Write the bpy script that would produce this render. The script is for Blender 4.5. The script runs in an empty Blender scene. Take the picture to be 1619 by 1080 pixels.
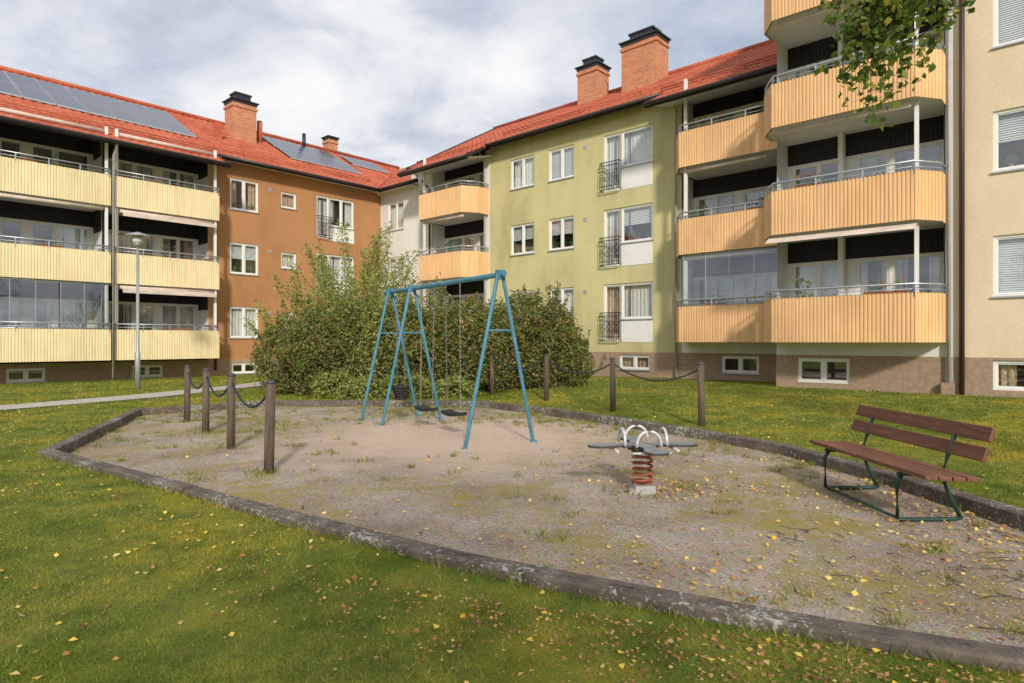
import bpy, math, random
import numpy as np
from mathutils import Vector, Matrix
from mathutils.geometry import delaunay_2d_cdt
random.seed(7); rng=np.random.default_rng(7)
sc=bpy.context.scene
sc.view_settings.view_transform='Standard'; sc.view_settings.look='None'; sc.view_settings.exposure=0

# ---------------------------------------------------------------- materials
def newmat(name):
    m=bpy.data.materials.new(name); m.use_nodes=True
    nt=m.node_tree; b=nt.nodes['Principled BSDF']; return m,nt,b
def N(nt,t,**kw):
    n=nt.nodes.new(t)
    for k,v in kw.items(): setattr(n,k,v)
    return n
def ramp(nt,stops,interp='LINEAR'):
    r=N(nt,'ShaderNodeValToRGB'); cr=r.color_ramp; cr.interpolation=interp
    while len(cr.elements)<len(stops): cr.elements.new(0.5)
    for e,(p,c) in zip(cr.elements,stops): e.position=p; e.color=(*c,1)
    return r
def noise(nt,scale,detail=5,rough=.6,vec=None):
    n=N(nt,'ShaderNodeTexNoise'); n.inputs['Scale'].default_value=scale; n.inputs['Detail'].default_value=detail; n.inputs['Roughness'].default_value=rough
    if vec is not None: nt.links.new(vec,n.inputs['Vector'])
    return n
def bump(nt,b,h,strength=.3,dist=.02):
    bp=N(nt,'ShaderNodeBump'); bp.inputs['Strength'].default_value=strength; bp.inputs['Distance'].default_value=dist
    nt.links.new(h,bp.inputs['Height']); nt.links.new(bp.outputs[0],b.inputs['Normal'])
def mixc(nt,fac,a,b,mode='MIX'):
    m=N(nt,'ShaderNodeMix',data_type='RGBA',blend_type=mode)
    for s,v in ((0,fac),(6,a),(7,b)):
        if hasattr(v,'is_output'): nt.links.new(v,m.inputs[s])
        elif isinstance(v,tuple): m.inputs[s].default_value=(*v,1)
        else: m.inputs[s].default_value=v
    return m.outputs[2]
def plain(name,c,rough=.7,metal=0,var=.12,vs=3.,bs=0,bsc=80,bd=.005,spec=.4):
    m,nt,b=newmat(name); tc=N(nt,'ShaderNodeTexCoord')
    n=noise(nt,vs,6,.65,tc.outputs['Object'])
    r=ramp(nt,[(.3,tuple(x*(1-var) for x in c)),(.7,tuple(min(1,x*(1+var)) for x in c))])
    nt.links.new(n.outputs['Fac'],r.inputs[0]); nt.links.new(r.outputs[0],b.inputs['Base Color'])
    b.inputs['Roughness'].default_value=rough; b.inputs['Metallic'].default_value=metal; b.inputs['Specular IOR Level'].default_value=spec
    if bs:
        n2=noise(nt,bsc,4,.7,tc.outputs['Object']); bump(nt,b,n2.outputs['Fac'],bs,bd)
    return m
def stucco(name,c,streak=.16):
    m,nt,b=newmat(name); tc=N(nt,'ShaderNodeTexCoord'); mp=N(nt,'ShaderNodeMapping'); mp.inputs['Scale'].default_value=(1.0,1.0,.45)
    nt.links.new(tc.outputs['Object'],mp.inputs[0])
    n=noise(nt,.8,8,.62,mp.outputs[0]); n3=noise(nt,45,3,.7,tc.outputs['Object'])
    r=ramp(nt,[(.32,tuple(x*(1-streak) for x in c)),(.5,c),(.68,tuple(min(1,x*1.1) for x in c))]); nt.links.new(n.outputs['Fac'],r.inputs[0])
    r2=ramp(nt,[(.3,(.86,.86,.86)),(.7,(1.06,1.06,1.06))]); nt.links.new(n3.outputs['Fac'],r2.inputs[0])
    nt.links.new(mixc(nt,1.,r.outputs[0],r2.outputs[0],'MULTIPLY'),b.inputs['Base Color'])
    b.inputs['Roughness'].default_value=.95; b.inputs['Specular IOR Level'].default_value=.15
    bump(nt,b,n3.outputs['Fac'],.35,.015); return m
def panelmat(name,c):
    m,nt,b=newmat(name); tc=N(nt,'ShaderNodeTexCoord'); mp=N(nt,'ShaderNodeMapping'); mp.inputs['Scale'].default_value=(9,9,.9)
    nt.links.new(tc.outputs['Object'],mp.inputs[0]); n=noise(nt,1.,5,.6,mp.outputs[0]); n2=noise(nt,.7,4,.6,tc.outputs['Object'])
    r=ramp(nt,[(.28,tuple(x*.84 for x in c)),(.5,c),(.75,tuple(x*1.04 for x in c))]); nt.links.new(n.outputs['Fac'],r.inputs[0])
    r2=ramp(nt,[(.3,(.90,.88,.86)),(.65,(1.03,1.03,1.03))]); nt.links.new(n2.outputs['Fac'],r2.inputs[0])
    nt.links.new(mixc(nt,1.,r.outputs[0],r2.outputs[0],'MULTIPLY'),b.inputs['Base Color']); b.inputs['Roughness'].default_value=.55; b.inputs['Specular IOR Level'].default_value=.3; return m
M={}
M['orange']=stucco('orange_stucco',(.46,.23,.105))
M['green']=stucco('olive_stucco',(.59,.54,.28),.20)
M['white']=stucco('white_stucco',(.78,.75,.70),.08)
M['beige']=stucco('beige_stucco',(.76,.63,.45),.08)
M['plinth']=plain('pebble_plinth',(.38,.27,.19),.95,var=.22,vs=9,bs=.8,bsc=60,bd=.02)
M['ylwpanel']=panelmat('yellow_ribbed_sheet',(.82,.70,.43))
M['pchpanel']=panelmat('peach_ribbed_sheet',(.80,.51,.26))
M['wpaint']=plain('white_paint',(.78,.77,.74),.5,var=.05)
M['soffit']=plain('concrete_soffit',(.66,.63,.58),.9,var=.1)
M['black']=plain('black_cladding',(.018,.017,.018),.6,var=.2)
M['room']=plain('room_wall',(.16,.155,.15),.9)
M['rail']=plain('galvanised_rail',(.50,.52,.55),.35,metal=.6,var=.1)
M['iron']=plain('black_iron',(.02,.02,.022),.5)
M['gutter']=plain('dark_gutter',(.03,.025,.025),.4)
M['curtain']=plain('curtain_fabric',(.74,.73,.69),.9,var=.1,vs=8)
M['curtain2']=plain('patterned_curtain',(.55,.40,.28),.9,var=.5,vs=14)
M['blind']=plain('window_blind',(.74,.75,.74),.7,var=.05)
M['metalcap']=plain('chimney_cap_metal',(.04,.042,.05),.4,metal=.4)
M['pipe_w']=plain('grey_downpipe',(.45,.43,.40),.5)
M['pipe_b']=plain('brown_downpipe',(.06,.035,.025),.4)
M['awning']=plain('awning_cloth',(.62,.52,.44),.9,var=.2)
M['pot']=plain('terracotta_pot',(.40,.15,.07),.8); M['flower']=plain('red_flower',(.55,.03,.03),.6); M['plantleaf']=plain('pot_plant_leaf',(.07,.14,.03),.6)
m,nt,b=newmat('red_roof_tile'); tc=N(nt,'ShaderNodeTexCoord')
n=noise(nt,1.2,6,.6,tc.outputs['Object']); n2=noise(nt,14,3,.6,tc.outputs['Object'])
r=ramp(nt,[(.3,(.40,.085,.045)),(.55,(.54,.145,.075)),(.8,(.62,.22,.13))]); nt.links.new(n.outputs['Fac'],r.inputs[0])
r2=ramp(nt,[(.3,(.68,.68,.68)),(.7,(1.12,1.12,1.12))]); nt.links.new(n2.outputs['Fac'],r2.inputs[0])
nt.links.new(mixc(nt,1.,r.outputs[0],r2.outputs[0],'MULTIPLY'),b.inputs['Base Color']); b.inputs['Roughness'].default_value=.6; b.inputs['Specular IOR Level'].default_value=.3; M['tile']=m
m,nt,b=newmat('orange_chimney_brick'); tc=N(nt,'ShaderNodeTexCoord'); sx=N(nt,'ShaderNodeSeparateXYZ'); nt.links.new(tc.outputs['Object'],sx.inputs[0])
ad=N(nt,'ShaderNodeMath',operation='ADD'); nt.links.new(sx.outputs[0],ad.inputs[0]); nt.links.new(sx.outputs[1],ad.inputs[1])
cb=N(nt,'ShaderNodeCombineXYZ'); nt.links.new(ad.outputs[0],cb.inputs[0]); nt.links.new(sx.outputs[2],cb.inputs[1])
bk=N(nt,'ShaderNodeTexBrick'); bk.inputs['Scale'].default_value=1; bk.inputs['Brick Width'].default_value=.25; bk.inputs['Row Height'].default_value=.075; bk.inputs['Mortar Size'].default_value=.008
bk.inputs['Color1'].default_value=(.62,.23,.09,1); bk.inputs['Color2'].default_value=(.44,.14,.055,1); bk.inputs['Mortar'].default_value=(.45,.36,.28,1)
nt.links.new(cb.outputs[0],bk.inputs['Vector']); nt.links.new(bk.outputs['Color'],b.inputs['Base Color']); b.inputs['Roughness'].default_value=.9; M['brick']=m
m,nt,b=newmat('window_glass'); out=nt.nodes['Material Output']; nt.nodes.remove(b)
tr=N(nt,'ShaderNodeBsdfTransparent'); tr.inputs[0].default_value=(.90,.93,.93,1); gl=N(nt,'ShaderNodeBsdfGlossy'); gl.inputs['Roughness'].default_value=.02; gl.inputs[0].default_value=(.95,.97,1,1)
lw=N(nt,'ShaderNodeLayerWeight'); pw=N(nt,'ShaderNodeMath',operation='POWER'); pw.inputs[1].default_value=3.5; nt.links.new(lw.outputs['Facing'],pw.inputs[0])
mt=N(nt,'ShaderNodeMath',operation='MULTIPLY_ADD'); mt.inputs[1].default_value=.75; mt.inputs[2].default_value=.18; mt.use_clamp=True
nt.links.new(pw.outputs[0],mt.inputs[0]); mx=N(nt,'ShaderNodeMixShader'); nt.links.new(mt.outputs[0],mx.inputs[0]); nt.links.new(tr.outputs[0],mx.inputs[1]); nt.links.new(gl.outputs[0],mx.inputs[2]); nt.links.new(mx.outputs[0],out.inputs[0]); M['glass']=m
m,nt,b=newmat('solar_cell'); b.inputs['Base Color'].default_value=(.045,.06,.095,1); b.inputs['Roughness'].default_value=.25; b.inputs['Specular IOR Level'].default_value=1.; M['solar']=m
M['solarframe']=plain('solar_frame',(.45,.47,.5),.4,metal=.5)

# ---------------------------------------------------------------- mesh builder
class MB:
    def __init__(s): s.v=[];s.f=[];s.m=[];s.sm=[];s.mats=[]
    def mi(s,k):
        if k not in s.mats: s.mats.append(k)
        return s.mats.index(k)
    def face(s,pts,k,smooth=False):
        i=len(s.v); s.v+=[tuple(p) for p in pts]; s.f.append(tuple(range(i,i+len(pts)))); s.m.append(s.mi(k)); s.sm.append(smooth)
    def box(s,x0,x1,y0,y1,z0,z1,k):
        p=[(x,y,z) for z in (z0,z1) for y in (y0,y1) for x in (x0,x1)]
        i=len(s.v); s.v+=p
        for f in ((0,2,3,1),(4,5,7,6),(0,1,5,4),(2,6,7,3),(0,4,6,2),(1,3,7,5)):
            s.f.append(tuple(i+a for a in f)); s.m.append(s.mi(k)); s.sm.append(False)
    def cyl(s,p0,p1,r,k,n=8,r1=None,caps=True):
        s.tube([p0,p1],[r,r if r1 is None else r1],k,n,caps)
    def tube(s,path,r,k,n=8,caps=True):
        path=[Vector(p) for p in path]; rs=r if isinstance(r,(list,tuple)) else [r]*len(path)
        base=len(s.v); up=None
        for j,p in enumerate(path):
            t=(path[min(j+1,len(path)-1)]-path[max(j-1,0)])
            if t.length<1e-9: t=Vector((0,0,1))
            t.normalize()
            if up is None: up=Vector((0,0,1)) if abs(t.z)<.9 else Vector((1,0,0))
            a=t.cross(up)
            if a.length<1e-4: a=t.cross(Vector((1,0,0)))
            a.normalize(); b=t.cross(a)
            for q in range(n):
                an=2*math.pi*q/n; s.v.append(tuple(p+(a*math.cos(an)+b*math.sin(an))*rs[j]))
        mi=s.mi(k)
        for j in range(len(path)-1):
            for q in range(n):
                q2=(q+1)%n; s.f.append((base+j*n+q,base+j*n+q2,base+(j+1)*n+q2,base+(j+1)*n+q)); s.m.append(mi); s.sm.append(True)
        if caps:
            s.f.append(tuple(base+q for q in range(n))[::-1]); s.m.append(mi); s.sm.append(False)
            e=base+(len(path)-1)*n; s.f.append(tuple(e+q for q in range(n))); s.m.append(mi); s.sm.append(False)
    def obox(s,c,ax,ay,az,k):
        c,ax,ay,az=map(Vector,(c,ax,ay,az)); i=len(s.v)
        for z in (-1,1):
            for y in (-1,1):
                for x in (-1,1): s.v.append(tuple(c+ax*x+ay*y+az*z))
        for f in ((0,2,3,1),(4,5,7,6),(0,1,5,4),(2,6,7,3),(0,4,6,2),(1,3,7,5)):
            s.f.append(tuple(i+a for a in f)); s.m.append(s.mi(k)); s.sm.append(False)
    def build(s,name,parent=None,bevel=0):
        me=bpy.data.meshes.new(name); me.from_pydata(s.v,[],s.f)
        for k in s.mats: me.materials.append(M[k])
        me.polygons.foreach_set('material_index',s.m); me.polygons.foreach_set('use_smooth',s.sm); me.update()
        o=bpy.data.objects.new(name,me); sc.collection.objects.link(o)
        if parent: o.parent=parent
        if bevel:
            bv=o.modifiers.new('bevel','BEVEL'); bv.width=bevel; bv.segments=2; bv.limit_method='ANGLE'
        return o
def empty(name,rot=0,loc=(0,0,0)):
    e=bpy.data.objects.new(name,None); sc.collection.objects.link(e); e.rotation_euler=(0,0,rot); e.location=loc; e.empty_display_size=.2; return e

# ---------------------------------------------------------------- building parts
# local frame: X to the right along the facade, Y away from the courtyard, Z up
def wall(mb,x0,x1,z0,z1,y,ops,k,depth=.12):
    xs=sorted({x0,x1,*[o[0] for o in ops],*[o[1] for o in ops]}); xs=[x for x in xs if x0<=x<=x1]
    zs=sorted({z0,z1,*[o[2] for o in ops],*[o[3] for o in ops]}); zs=[z for z in zs if z0<=z<=z1]
    for a,b in zip(xs,xs[1:]):
        for c,d in zip(zs,zs[1:]):
            cx,cz=(a+b)/2,(c+d)/2
            if any(o[0]<cx<o[1] and o[2]<cz<o[3] for o in ops): continue
            mb.face([(a,y,c),(b,y,c),(b,y,d),(a,y,d)],k)
    for a,b,c,d in ops:
        if a<x0 or b>x1 or c<z0 or d>z1: continue
        e=y+depth
        mb.face([(a,y,c),(a,e,c),(b,e,c),(b,y,c)],k); mb.face([(a,y,d),(b,y,d),(b,e,d),(a,e,d)],k)
        mb.face([(a,y,c),(a,y,d),(a,e,d),(a,e,c)],k); mb.face([(b,y,c),(b,e,c),(b,e,d),(b,y,d)],k)
def window(mb,x0,x1,z0,z1,y,mull=(),mode=None,fw=.06,sill=True,frame='wpaint'):
    ya,yb=y+.045,y+.11
    mb.box(x0,x0+fw,ya,yb,z0,z1,frame); mb.box(x1-fw,x1,ya,yb,z0,z1,frame)
    mb.box(x0+fw,x1-fw,ya,yb,z0,z0+fw,frame); mb.box(x0+fw,x1-fw,ya,yb,z1-fw,z1,frame)
    cuts=[x0+fw]
    for m_ in mull:
        c=x0+(x1-x0)*m_; mb.box(c-fw*.75,c+fw*.75,ya-.004,yb,z0+fw,z1-fw,frame); cuts+=[c-fw*.75,c+fw*.75]
    cuts.append(x1-fw)
    for a,b in zip(cuts[::2],cuts[1::2]):
        s=.03; mb.box(a,a+s,ya+.02,yb-.01,z0+fw,z1-fw,frame); mb.box(b-s,b,ya+.02,yb-.01,z0+fw,z1-fw,frame)
        mb.box(a+s,b-s,ya+.02,yb-.01,z0+fw,z0+fw+s,frame); mb.box(a+s,b-s,ya+.02,yb-.01,z1-fw-s,z1-fw,frame)
        g=ya+.04; mb.face([(a+s,g,z0+fw+s),(b-s,g,z0+fw+s),(b-s,g,z1-fw-s),(a+s,g,z1-fw-s)],'glass')
    if sill: mb.box(x0-.03,x1+.03,y-.05,ya,z0-.035,z0+.0,'rail')
    mode=mode or random.choice(['blind','curt','full','half','full','blind'])
    c=yb+.06
    if mode=='blind':
        nb=int((z1-z0)/.05)
        for i in range(nb):
            z=z0+(z1-z0)*i/nb; mb.face([(x0,c,z),(x1,c,z),(x1,c+.02,z+.045),(x0,c+.02,z+.045)],'blind')
    ck='curtain2' if random.random()<.12 else 'curtain'
    def drape(a,b):
        n=max(4,int((b-a)/.045)); pts=[(a+(b-a)*i/n,c+.05+.025*math.sin(i*1.9+a)) for i in range(n+1)]
        for p,q in zip(pts,pts[1:]): mb.face([(p[0],p[1],z0),(q[0],q[1],z0),(q[0],q[1],z1),(p[0],p[1],z1)],ck)
    w=x1-x0
    if mode=='curt': drape(x0,x0+w*.3); drape(x1-w*.3,x1)
    if mode=='full': drape(x0,x1)
    if mode=='half':
        nb=int((z1-z0)/.1)
        for i in range(nb):
            z=z1-(z1-z0)*.5*(i+1)/nb; mb.face([(x0,c,z),(x1,c,z),(x1,c+.02,z+.045),(x0,c+.02,z+.045)],'blind')
    if mode in('half','curt') and sill: 
        for q in range(3):
            px=x0+w*(.2+.3*q); mb.cyl((px,c+.03,z0),(px,c+.03,z0+.16),.055,'pot',8)
            for a_ in range(14): mb.face([(px,c+.03,z0+.15),(px+.10*math.cos(a_),c+.03+.05*math.sin(a_),z0+.32+.04*(a_%3)),(px+.13*math.cos(a_+.5),c+.03+.05*math.sin(a_),z0+.24)],'plantleaf')
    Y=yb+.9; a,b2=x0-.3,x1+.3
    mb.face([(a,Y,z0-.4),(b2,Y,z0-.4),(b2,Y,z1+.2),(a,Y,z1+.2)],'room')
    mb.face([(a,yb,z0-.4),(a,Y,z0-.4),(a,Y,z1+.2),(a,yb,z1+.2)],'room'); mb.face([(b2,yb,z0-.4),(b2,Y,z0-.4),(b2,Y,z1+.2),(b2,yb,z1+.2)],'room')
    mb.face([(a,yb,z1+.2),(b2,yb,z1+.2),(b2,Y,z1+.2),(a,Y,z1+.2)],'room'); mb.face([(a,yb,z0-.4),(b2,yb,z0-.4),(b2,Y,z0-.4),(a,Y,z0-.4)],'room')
def ironrail(mb,x0,x1,y,z0,z1):
    for z in (z0,z0+.12,z1-.12,z1): mb.box(x0,x1,y-.012,y+.012,z-.012,z+.012,'iron')
    n=int((x1-x0)/.1)
    for i in range(n+1):
        x=x0+(x1-x0)*i/n; mb.cyl((x,y,z0),(x,y,z1),.009,'iron',5)
    for i in range(0,n,2):
        x=x0+(x1-x0)*(i+1)/n; r=.07
        for zc in ((z0+z1)/2-.12,(z0+z1)/2+.12):
            mb.tube([(x+r*math.cos(t*.7),y-.01,zc+r*1.4*math.sin(t*.7)) for t in range(10)],.009,'iron',4)
    for z in (z0,z1): 
        for x in (x0,x1): mb.box(x-.012,x+.012,y,y+.16,z-.012,z+.012,'iron')
def ribbed(mb,path,z0,z1,k,pitch=.085,dep=.018):
    pts=[]
    for (ax,ay),(bx,by) in zip(path,path[1:]):
        L=math.hypot(bx-ax,by-ay); n=max(1,int(L/pitch)); tx,ty=(bx-ax)/L,(by-ay)/L; nx,ny=ty,-tx
        for i in range(n):
            for f,o in ((0,0),(.42,0),(.5,dep),(.92,dep)):
                d=(i+f)*L/n; pts.append((ax+tx*d+nx*(-o),ay+ty*d+ny*(-o)))
    pts.append(path[-1])
    for p,q in zip(pts,pts[1:]): mb.face([(p[0],p[1],z0),(q[0],q[1],z0),(q[0],q[1],z1),(p[0],p[1],z1)],k)
def offs(path,d):
    cx=sum(p[0] for p in path)/len(path); 
    return [(p[0]+(d if p[0]<cx else -d),p[1]+d) for p in path]
def balcony(P,R,S,x0,x1,yf,yw,yb,z,h,k,chL=0,chR=0,glazed=False):
    path=[]
    path+= [(x0,yw),(x0,yf+.62),(x0+.42,yf)] if chL else [(x0,yw),(x0,yf)]
    path+= [(x1-.42,yf),(x1,yf+.62),(x1,yw)] if chR else [(x1,yf),(x1,yw)]
    ribbed(P,path,z-.02,z+h,k)
    ip=offs(path,.035)
    for (a,b) in zip(ip,ip[1:]): P.face([(a[0],a[1],z-.02),(b[0],b[1],z-.02),(b[0],b[1],z+h),(a[0],a[1],z+h)],'soffit')
    for a,b,c,d in zip(path,path[1:],ip,ip[1:]): P.face([(a[0],a[1],z+h+.002),(b[0],b[1],z+h+.002),(d[0],d[1],z+h+.002),(c[0],c[1],z+h+.002)],'rail')
    sp=offs(path,.04); sp=[(sp[0][0],yb)]+sp+[(sp[-1][0],yb)]
    for zz in (z+.03,z+.2): S.face([(p[0],p[1],zz) for p in sp],'soffit')
    for a,b in zip(sp,sp[1:]): S.face([(a[0],a[1],z+.03),(b[0],b[1],z+.03),(b[0],b[1],z+.2),(a[0],a[1],z+.2)],'soffit')
    rp=offs(path,.03); zr=z+h+.2
    R.tube([(p[0],p[1],zr) for p in rp],.026,'rail',8)
    R.tube([(p[0],p[1],zr-.12) for p in rp],.010,'rail',5)
    for a,b in zip(rp,rp[1:]):
        L=math.hypot(b[0]-a[0],b[1]-a[1]); n=max(1,int(round(L/1.0)))
        for i in range(n+1):
            x=a[0]+(b[0]-a[0])*i/n; y=a[1]+(b[1]-a[1])*i/n; R.box(x-.018,x+.018,y-.018,y+.018,z+h-.1,zr,'rail')
    if random.random()<.55:
        px=x0+(x1-x0)*random.uniform(.2,.7); L=random.uniform(.5,.9)
        S.box(px,px+L,yf+.08,yf+.24,z+h-.12,z+h+.06,'pot')
        for q in range(70):
            cx=px+random.uniform(0,L); cy=yf+.16+random.uniform(-.12,.1); cz=z+h+.05+random.uniform(0,.26); a_=random.uniform(0,6); s_=random.uniform(.03,.06)
            S.face([(cx,cy,cz),(cx+s_*math.cos(a_),cy+s_*math.sin(a_),cz+s_*.6),(cx+s_*math.cos(a_+1.2),cy,cz+s_*1.2)],'flower' if q%5==0 else 'plantleaf')
    if random.random()<.7:
        px=x0+(x1-x0)*random.uniform(.15,.85); py=yf+.7; S.cyl((px,py,z+.2),(px,py,z+.55),.14,'pot',10,.17)
        for q in range(90):
            a_=random.uniform(0,6.28); rr=random.uniform(.02,.26); cz=z+.6+random.uniform(0,1.0); s_=.09
            cx=px+rr*math.cos(a_); cy=py+rr*math.sin(a_); S.face([(cx,cy,cz),(cx+s_*math.cos(a_),cy+s_*math.sin(a_),cz+s_*.5),(cx+s_*math.cos(a_+.8),cy,cz+s_)],'plantleaf')
    if glazed:
        g=offs(path,.10); zt=z+2.72
        for a,b in zip(g,g[1:]):
            L=math.hypot(b[0]-a[0],b[1]-a[1]); n=max(1,int(round(L/.75)))
            for i in range(n):
                ax=a[0]+(b[0]-a[0])*i/n; ay=a[1]+(b[1]-a[1])*i/n; bx=a[0]+(b[0]-a[0])*(i+1)/n; by=a[1]+(b[1]-a[1])*(i+1)/n
                R.face([(ax,ay,z+h),(bx,by,z+h),(bx,by,zt),(ax,ay,zt)],'glass'); R.box(ax-.01,ax+.01,ay-.01,ay+.01,z+h,zt,'rail')
        R.tube([(p[0],p[1],zt-.03) for p in g],.03,'rail',4); R.tube([(p[0],p[1],z+h+.02) for p in g],.025,'rail',4)
def loggia(W,F,x0,x1,yw,yb,z,flip=False):
    zf=z+.2; zc=z+2.78; w=x1-x0
    for x in (x0,x1): W.face([(x,yw-.02,zf-.1),(x,yb,zf-.1),(x,yb,zc),(x,yw-.02,zc)],'wpaint')
    head=zf+2.0
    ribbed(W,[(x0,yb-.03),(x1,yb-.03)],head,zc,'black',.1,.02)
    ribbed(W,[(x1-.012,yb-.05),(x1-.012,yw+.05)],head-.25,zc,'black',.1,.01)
    lay=[(.03,.40,.62,'w'),(.46,.66,.06,'d'),(.67,.97,.62,'w')]
    if flip: lay=[(1-b,1-a,c,t) for a,b,c,t in lay[::-1]]
    ops=[(x0+a*w,x0+b*w,zf+c,head-.02) for a,b,c,t in lay]
    wall(W,x0,x1,zf-.1,head,yb,ops,'wpaint',.05)
    for (a,b,c,d),l in zip(ops,lay):
        window(F,a,b,c,d,yb-.03,(.5,) if l[3]=='w' and b-a>1.2 else (),random.choice(['curt','full','curt','half','none']),.055,False)
def tiled(mb,x0,x1,yr,zr,dy,slope,i0,i1,xminf=None,xmaxf=None):
    st=.075
    for i in range(i0,i1):
        ya=yr-dy*i; yb=yr-dy*(i+1); a=x0; b=x1
        if xminf: a=max(a,xminf((ya+yb)/2))
        if xmaxf: b=min(b,xmaxf((ya+yb)/2))
        if b<=a: continue
        n=int((b-a)/st)+1; za=zr-slope*(yr-ya); zb=zr-slope*(yr-yb)+.035
        base=len(mb.v)
        for j in range(n+1):
            x=min(a+j*st,b); wv=.022*math.sin((x)*2*math.pi/.30)
            mb.v.append((x,ya,za+wv)); mb.v.append((x,yb,zb+wv)); mb.v.append((x,yb,zb+wv-.05))
        mi=mb.mi('tile')
        for j in range(n):
            q=base+3*j
            mb.f.append((q+1,q+4,q+3,q)); mb.m.append(mi); mb.sm.append(True)
            mb.f.append((q+2,q+5,q+4,q+1)); mb.m.append(mi); mb.sm.append(False)
def gutter(mb,x0,x1,y,z):
    mb.tube([(x0,y,z),(x1,y,z)],.07,'gutter',8)
    mb.box(x0,x1,y+.08,y+.12,z-.1,z+.06,'gutter')
def chimney(mb,cx,cy,wx,wy,z0,z1,ztop):
    mb.box(cx-wx/2,cx+wx/2,cy-wy/2,cy+wy/2,z0,z1,'brick')
    mb.box(cx-wx/2-.05,cx+wx/2+.05,cy-wy/2-.05,cy+wy/2+.05,z1-.22,z1-.1,'brick')
    mb.box(cx-wx/2-.03,cx+wx/2+.03,cy-wy/2-.03,cy+wy/2+.03,z1,z1+.12,'metalcap')
    mb.box(cx-wx/2-.1,cx+wx/2+.1,cy-wy/2-.1,cy+wy/2+.1,z1+.12,z1+.17,'metalcap')
    mb.box(cx-wx*.32,cx+wx*.32,cy-wy*.32,cy+wy*.32,z1+.17,ztop-.08,'metalcap')
    mb.box(cx-wx*.36,cx+wx*.36,cy-wy*.36,cy+wy*.36,ztop-.08,ztop,'metalcap')
def snowguard(mb,x0,x1,yr,zr,slope,y):
    z=zr-slope*(yr-y)+.22
    for d in (0,.09): mb.cyl((x0,y,z-d),(x1,y,z-d),.018,'tile',6)
    n=int((x1-x0)/1.2)
    for i in range(n+1):
        x=x0+(x1-x0)*i/n; mb.box(x-.015,x+.015,y-.02,y+.05,z-.25,z+.02,'tile')

ANG_R=-math.atan2(.673,.740); ANG_L=math.atan2(.740,.673)
# ============ left (orange) apartment building ============
BL=empty('apartment_building',ANG_L)
W,F,P,R,S,T=MB(),MB(),MB(),MB(),MB(),MB()
YW=27.0; YF=25.7; ZL=[.85,3.6,6.35]
wins=[]
for k in range(3):
    o=-2.75*(2-k)
    wins.append((11.84,13.1,7.15+o,8.5+o,(.5,),['full','half','curt'][k])); wins.append((14.15,14.9,7.57+o,8.3+o,(),'full'))
    wins.append((15.93,16.62,6.42+o,8.45+o,(),'full')); wins.append((16.62,18.0,7.05+o,8.45+o,(.5,),random.choice(['full','curt'])))
wall(W,11.0,19.6,.72,9.2,YW,[w[:4] for w in wins],'orange')
for w in wins: window(F,*w[:4],YW,w[4],w[5],sill=(w[0]!=15.93))
for k in range(3):
    o=-2.75*(2-k); F.box(16.64,18.0,YW-.012,YW+.04,6.35+o,7.01+o,'wpaint'); ironrail(R,15.9,16.66,YW-.17,6.45+o,7.45+o)
    F.box(13.55,13.7,YW-.02,YW,8.2+o,8.35+o,'rail')
bo=[(11.9,13.0,.12,.58),(16.0,17.6,.12,.58),(8.1,9.2,.12,.58),(4.3,5.4,.12,.58)]
wall(W,-7,19.6,-.5,.74,YW-.03,bo,'plinth')
for b_ in bo: window(F,*b_,YW-.03,(.5,),'none')
W.face([(-7,YW-.03,.74),(19.6,YW-.03,.74),(19.6,YW+.1,.74),(-7,YW+.1,.74)],'plinth')
units=[(-.3,3.35),(3.42,7.05),(7.17,10.85)]
for ui,(a,b) in enumerate(units):
    for k,z in enumerate(ZL):
        gz=(k==0 and ui<2)
        balcony(P,R,S,a,b,YF,YW,YW+.75,z,1.08,'ylwpanel',glazed=gz)
        loggia(W,F,a+.06,b-.02,YW-.3,YW+.75,z,flip=(ui%2==0))
        for x in (a+.1,b-.1,): S.box(x-.045,x+.045,YF+.12,YF+.21,z+.2,z+2.8,'wpaint')
        if not gz: S.cyl((a+.2,YF+.15,z+2.62),(b-.2,YF+.15,z+2.62),.07,'awning',8)
        if k<2 and not gz and ui==2:
            S.face([(a+.2,YF+.1,z+2.6),(b-.2,YF+.1,z+2.6),(b-.2,YF-.2,z+2.50),(a+.2,YF-.2,z+2.50)],'awning')
            S.face([(a+.2,YF-.2,z+2.50),(b-.2,YF-.2,z+2.50),(b-.2,YF-.202,z+2.4),(a+.2,YF-.202,z+2.4)],'awning')
wall(W,-7,-.3,.72,9.1,YW,[],'orange')
wall(W,10.83,11.02,.72,9.1,YW-.3,[],'orange'); 
W.face([(11.02,YW-.3,.72),(11.02,YW,.72),(11.02,YW,9.1),(11.02,YW-.3,9.1)],'orange')
W.face([(-7,YW,-.5),(-7,38,-.5),(-7,38,9.3),(-7,YW,9.3)],'orange'); W.face([(-7,YW,9.1),(-7,38,9.1),(-7,32.5,12.3)],'orange')
W.face([(-7,38,-.5),(31,38,-.5),(31,38,9.3),(-7,38,9.3)],'orange')
W.face([(-7,YW+.76,.8),(19,YW+.76,.8),(19,38,.8),(-7,38,.8)],'room')
sl=.55
tiled(T,-7.2,31,32.5,12.5,.305,sl,0,20,None,lambda y:19.0+(y-26.4))
tiled(T,-7.2,11.05,32.5,12.5,.305,sl,20,24)
T.face([(-7.2,32.5,12.5),(31,32.5,12.5),(31,38.4,9.25),(-7.2,38.4,9.25)],'tile')
T.tube([(-7.2,32.5,12.56),(25,32.5,12.56)],.11,'tile',8)
W.face([(-7,25.25,8.5),(11.05,25.25,8.5),(11.05,27.8,9.2),(-7,27.8,9.2)],'wpaint')
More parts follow.
